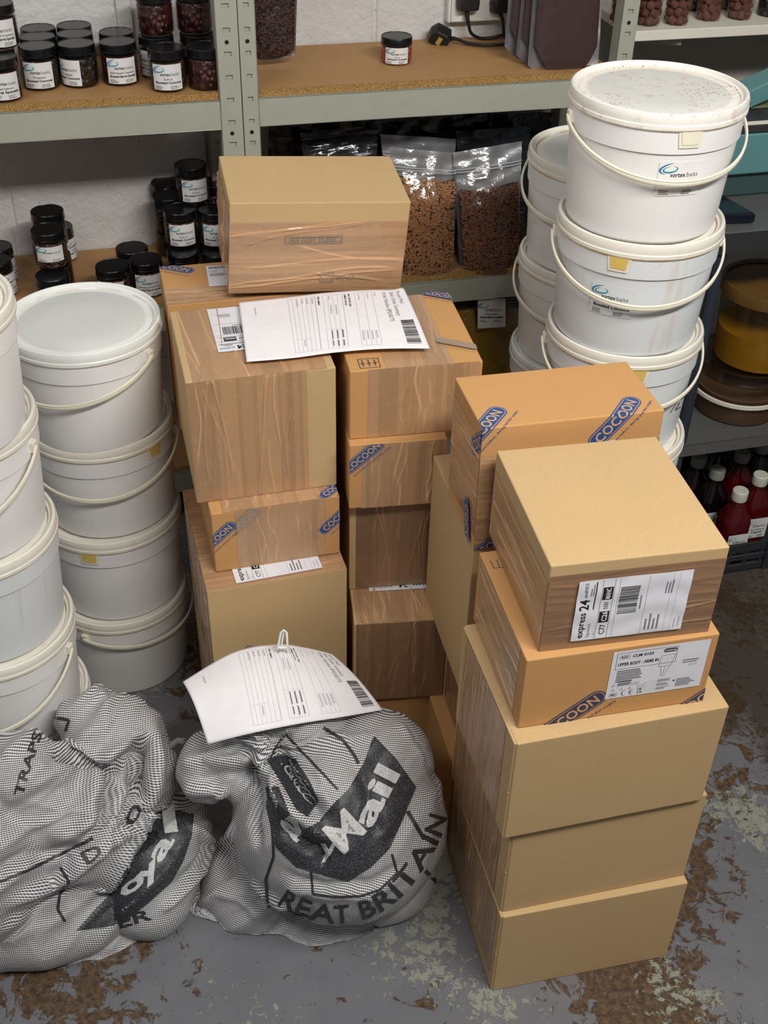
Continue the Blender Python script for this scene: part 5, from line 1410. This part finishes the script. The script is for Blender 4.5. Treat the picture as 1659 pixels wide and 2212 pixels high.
for k, (cx, n) in enumerate(((1345, .07), (1401, .05), (1462, .045), (1530, .065), (1597, .062), (1562, .15), (1492, .15))):
    tub(cx, n, ['tub of brown boilies half hidden by the grey post', 'leftmost fully visible tub of brown boilies', 'second tub of brown boilies, standing nearest the shelf edge', 'third tub of brown boilies from the post', 'fourth tub of brown boilies from the post', 'tub standing behind the third tub of boilies', 'tub standing behind the second tub of boilies'][k], 'boilie')
tub(1664, .075, 'dark tub cut off by the right edge of the photo', 'dark', R=.032)

# ================================================================== steel bench with the teal machine
bn = -.45
zt_ = .882; zb2 = .836
uL = rk_of(atn(1556, 551, bn + .02))[0]
t = thing('steel_bench', 'dark steel bench with tube legs behind the bucket pile at right', 'bench', tuple(RK(uL, bn, 0)), RA)
b = MB(); b.box((-.06, 0, zt_ - .003), (1.0, .42, zt_)); b.obj('bench_top', 'steel_grey', t, bevel=.001)
b = MB(); b.box((-.06, .001, zb2), (1.0, .006, zt_ - .003)); b.obj('bench_rail', 'dark_steel', t)
for x, y in ((.0, .02), (.93, .02), (.0, .40), (.93, .40)):
    b = MB(); b.tube([(x, y, .10), (x, y, zb2)], .0125, 16); lg = b.obj('leg', 'tube_blue', t, auto=1)
    b = MB(); b.tube([(x, y, 0), (x, y, .10)], .0165, 16); b.obj('foot', 'panel_grey', lg, auto=1)
zs = .381
b = MB(); b.box((-.02, .0, zs - .030), (.96, .004, zs)); b.box((-.02, 0, zs - .003), (.96, .42, zs)); b.obj('lower_shelf', 'steel_grey', t, bevel=.0008)
# teal machine on the bench: base block, tilted hopper arm, dark slab
zz = lambda v, n=bn + .15: rk_of(atn(1610, v, n))[2]
pm = rk_of(atn(1560, 330, bn + .15))
t = thing('packing_machine', 'teal and grey machine standing on the steel bench', 'machine', tuple(RK(pm[0] - .05, bn + .15, 0)), RA)
b = MB(); b.box((0, .015, zt_ + .001), (.80, .25, zz(378))); b.obj('machine_base', 'teal_dark', t, bevel=.004)
b = MB(); b.box((0, .0, zz(377)), (.80, .25, zz(290))); b.obj('machine_body', 'teal_paint', t, bevel=.004)
b = MB(); b.box((0, .0, zz(289)), (.80, .25, zz(272))); b.obj('machine_tray', 'dark_steel', t, bevel=.002)
b = MB(); b.box((0, .0, zz(271)), (.80, .01, zz(267))); b.obj('machine_edge', 'shelf_white', t)
b = MB(); b.box((.05, .09, zz(272)), (.80, .24, zz(232, bn + .24))); b.obj('machine_panel', 'olive_grey', t, bevel=.003)
q0, q1 = atn(1600, 208, bn + .26), atn(1720, 152, bn + .26)
b = MB(); inv = t.matrix_basis.inverted(); d = (q1 - q0).normalized(); up_ = Vector((0, 0, 1)); sd = d.cross(up_).normalized(); u2 = sd.cross(d)
k0 = [q0 + u2 * a + sd * c for a, c in ((-.018, -.03), (.018, -.03), (.018, .03), (-.018, .03))]; k1 = [p + d * .35 for p in k0]
b.v += [inv @ p for p in k0 + k1]; b.f += [(0, 1, 2, 3), (7, 6, 5, 4), (0, 4, 5, 1), (1, 5, 6, 2), (2, 6, 7, 3), (3, 7, 4, 0)]; b.mi += [0] * 6
b.obj('hopper_arm', 'teal_paint', t, bevel=.003)
q_ = atz(1600, 470, zt_)
t = thing('ring_binder', 'dark navy glossy case lying on the steel bench by the bucket pile', 'case', tuple(q_ + Vector((-.1, -.02, 0))), RA - .1)
b = MB(); b.v += [Vector(p) for p in ((-.10, -.03, .001), (.118, -.03, .001), (.05, .14, .001), (-.10, .14, .001), (-.10, -.03, .026), (.118, -.03, .022), (.05, .14, .03), (-.10, .14, .03))]
b.f += [(0, 3, 2, 1), (4, 5, 6, 7), (0, 1, 5, 4), (1, 2, 6, 5), (2, 3, 7, 6), (3, 0, 4, 7)]; b.mi += [0] * 6; b.obj('case_shell', 'navy_gloss', t, bevel=.006, seg=3)
# grey panel standing behind the machine
b = MB(); b.box((.93, WN - .06, 0), (1.70, WN - .03, za - .03)); b.v = [RK(*p) for p in b.v]; o = b.obj('back_panel', 'board_pale', bevel=.002); tag(o, 'grey board standing behind the teal machine under the white shelf', 'panel')

# tubs of yellow and brown bait on the bench's lower shelf
def pail(cx, n, zb0, R, Hh, label, low, lowc, top, lidm, ring=None):
    p = RK(rk_of(atn(cx, 800, n))[0], n, zb0)
    t = thing('bait_pail', label, 'pail', tuple(p), RA, 'translucent pails under the steel bench')
    b = MB(); b.lathe([(0, .001), (R * .88, .001), (R * .9, .004), (R, Hh - .01)], 48); b.obj('pail_body', 'cloudy_plastic', t, auto=.6)
    b = MB(); b.lathe([(0, .003), (R * .885, .003), (R * (.885 + .09 * low), Hh * low), (0, Hh * low + .002)], 48); b.obj('contents', lowc, t, auto=.6)
    b = MB(); b.lathe([(R * .99, Hh - .028), (R * 1.04, Hh - .028), (R * 1.05, Hh - .008), (R * 1.03, Hh), (R * .95, Hh), (R * .93, Hh - .005), (0, Hh - .004)], 48); b.obj('lid', lidm, t, auto=.6)
    if ring:
        b = MB(); b.lathe([(R * 1.0, ring), (R * 1.03, ring + .001), (R * 1.03, ring + .009), (R * .99, ring + .01)], 48); b.obj('rim_band', 'shelf_white', t, auto=.6)
pl = rk_of(atz(1598, 950, zs))
pail(1604, bn + .135, zs, .108, .135, 'pail of brown powder on the lower bench shelf, below the yellow one', .50, 'brown_powder', None, 'cloudy_plastic', .052)
pail(1622, bn + .135, zs + .131, .104, .185, 'pail with yellow bait standing on the brown one under the bench', .42, 'yellow_gel', None, 'amber_lid')

# crate of bottles on the floor
c0 = atz(1574, 1238, 0); c1 = atz(1628, 1208, 0)
cr = rk_of(c1)
t = thing('bottle_crate', 'black slatted plastic crate on the floor under the bench', 'crate', tuple(c0), RA)
zc = .085
b = MB(); b.box((-.10, .0, zc - .022), (.55, .008, zc)); b.box((-.10, .0, zc - .05), (.55, .006, zc - .034))
for k in range(15): b.box((-.098 + k * .043, .001, .02), (-.088 + k * .043, .006, zc - .02))
b.box((-.10, .0, .0), (.55, .008, .022)); b.box((-.10, .0, 0), (-.092, .38, zc)); b.box((.542, 0, 0), (.55, .38, zc)); b.box((-.10, .372, 0), (.55, .38, zc)); b.box((-.10, 0, 0), (.55, .38, .006)); b.box((.085, -.006, 0), (.115, .0, zc))
b.obj('crate_body', 'crate_black', t, bevel=.0012, seg=1)
def bottle(cu, cv, label, cap='cap_white', liq='red_liquid', lab=True, Hb=.197, rot=0):
    p = atz(cu, cv, .007 + Hb)
    t = thing('bait_bottle', label, 'bottle', (p.x, p.y, .007), RA + rot, 'red liquid bottles in the black crate')
    R = .036; b = MB()
    b.lathe([(0, .001), (R * .9, .001), (R, .006), (R, .112), (R * .93, .126), (R * .55, .153), (.0165, .162), (.0165, .176)], 32)
    o = b.obj('bottle_body', liq, t, auto=.5)
    for v in o.data.vertices:   # rounded square section
        if v.co.z < .135: 
            a = math.atan2(v.co.y, v.co.x); k = min(1.16, 1 / max(abs(math.cos(a)), abs(math.sin(a)))); k = 1 + (k - 1) * .85; v.co.x *= k; v.co.y *= k
    b = MB(); b.lathe([(.0235, .162), (.0235, .165), (.0205, .167)], 28); b.obj('neck_ring', 'clear_plastic', t, auto=.6)
    b = MB(); b.lathe([(0, Hb), (.0165, Hb), (.0185, Hb - .002), (.019, Hb - .006), (.019, Hb - .024), (.0185, Hb - .026), (.0165, Hb - .026)], 32); b.obj('cap', cap, t, auto=.5)
    if lab:
        f = lambda x, y, l: Vector((-.027 + x, -R * 1.0 - .0012 - l, .030 + y))
        lb = meshobj('paper_label', [f(0, 0, 0), f(.054, 0, 0), f(.054, .06, 0), f(0, .06, 0)], [(0, 1, 2, 3)], 'jar_label', t)
        brand_label(.054, .06, ['Red Salmon', 'Liquid']).emit('print', lb, f)
for a in ((1601, 1058, 'bottle with greenish white cap, nearest in the black crate', 'cap_white', 'red_liquid', True), (1645, 1024, 'bottle cut off by the right edge of the photo, red in the light', 'cap_white', 'red_liquid', True),
          (1552, 1011, 'dull capped dark bottle left of the nearest one in the crate', 'cap_dull', 'dark_liquid', True), (1606, 975, 'bottle with shaded cap in the second row of the crate', 'cap_dull', 'red_liquid', False),
          (1512, 985, 'dark bottle at the left end of the crate beside the bench leg', 'cap_dull', 'dark_liquid', False), (1650, 955, 'bottle in the rear row at the right edge of the photo', 'cap_dull', 'dark_liquid', False), (1560, 950, 'rearmost dark bottle in the crate', 'cap_dull', 'dark_liquid', False)):
    bottle(*a)
bpy.context.view_layer.update()
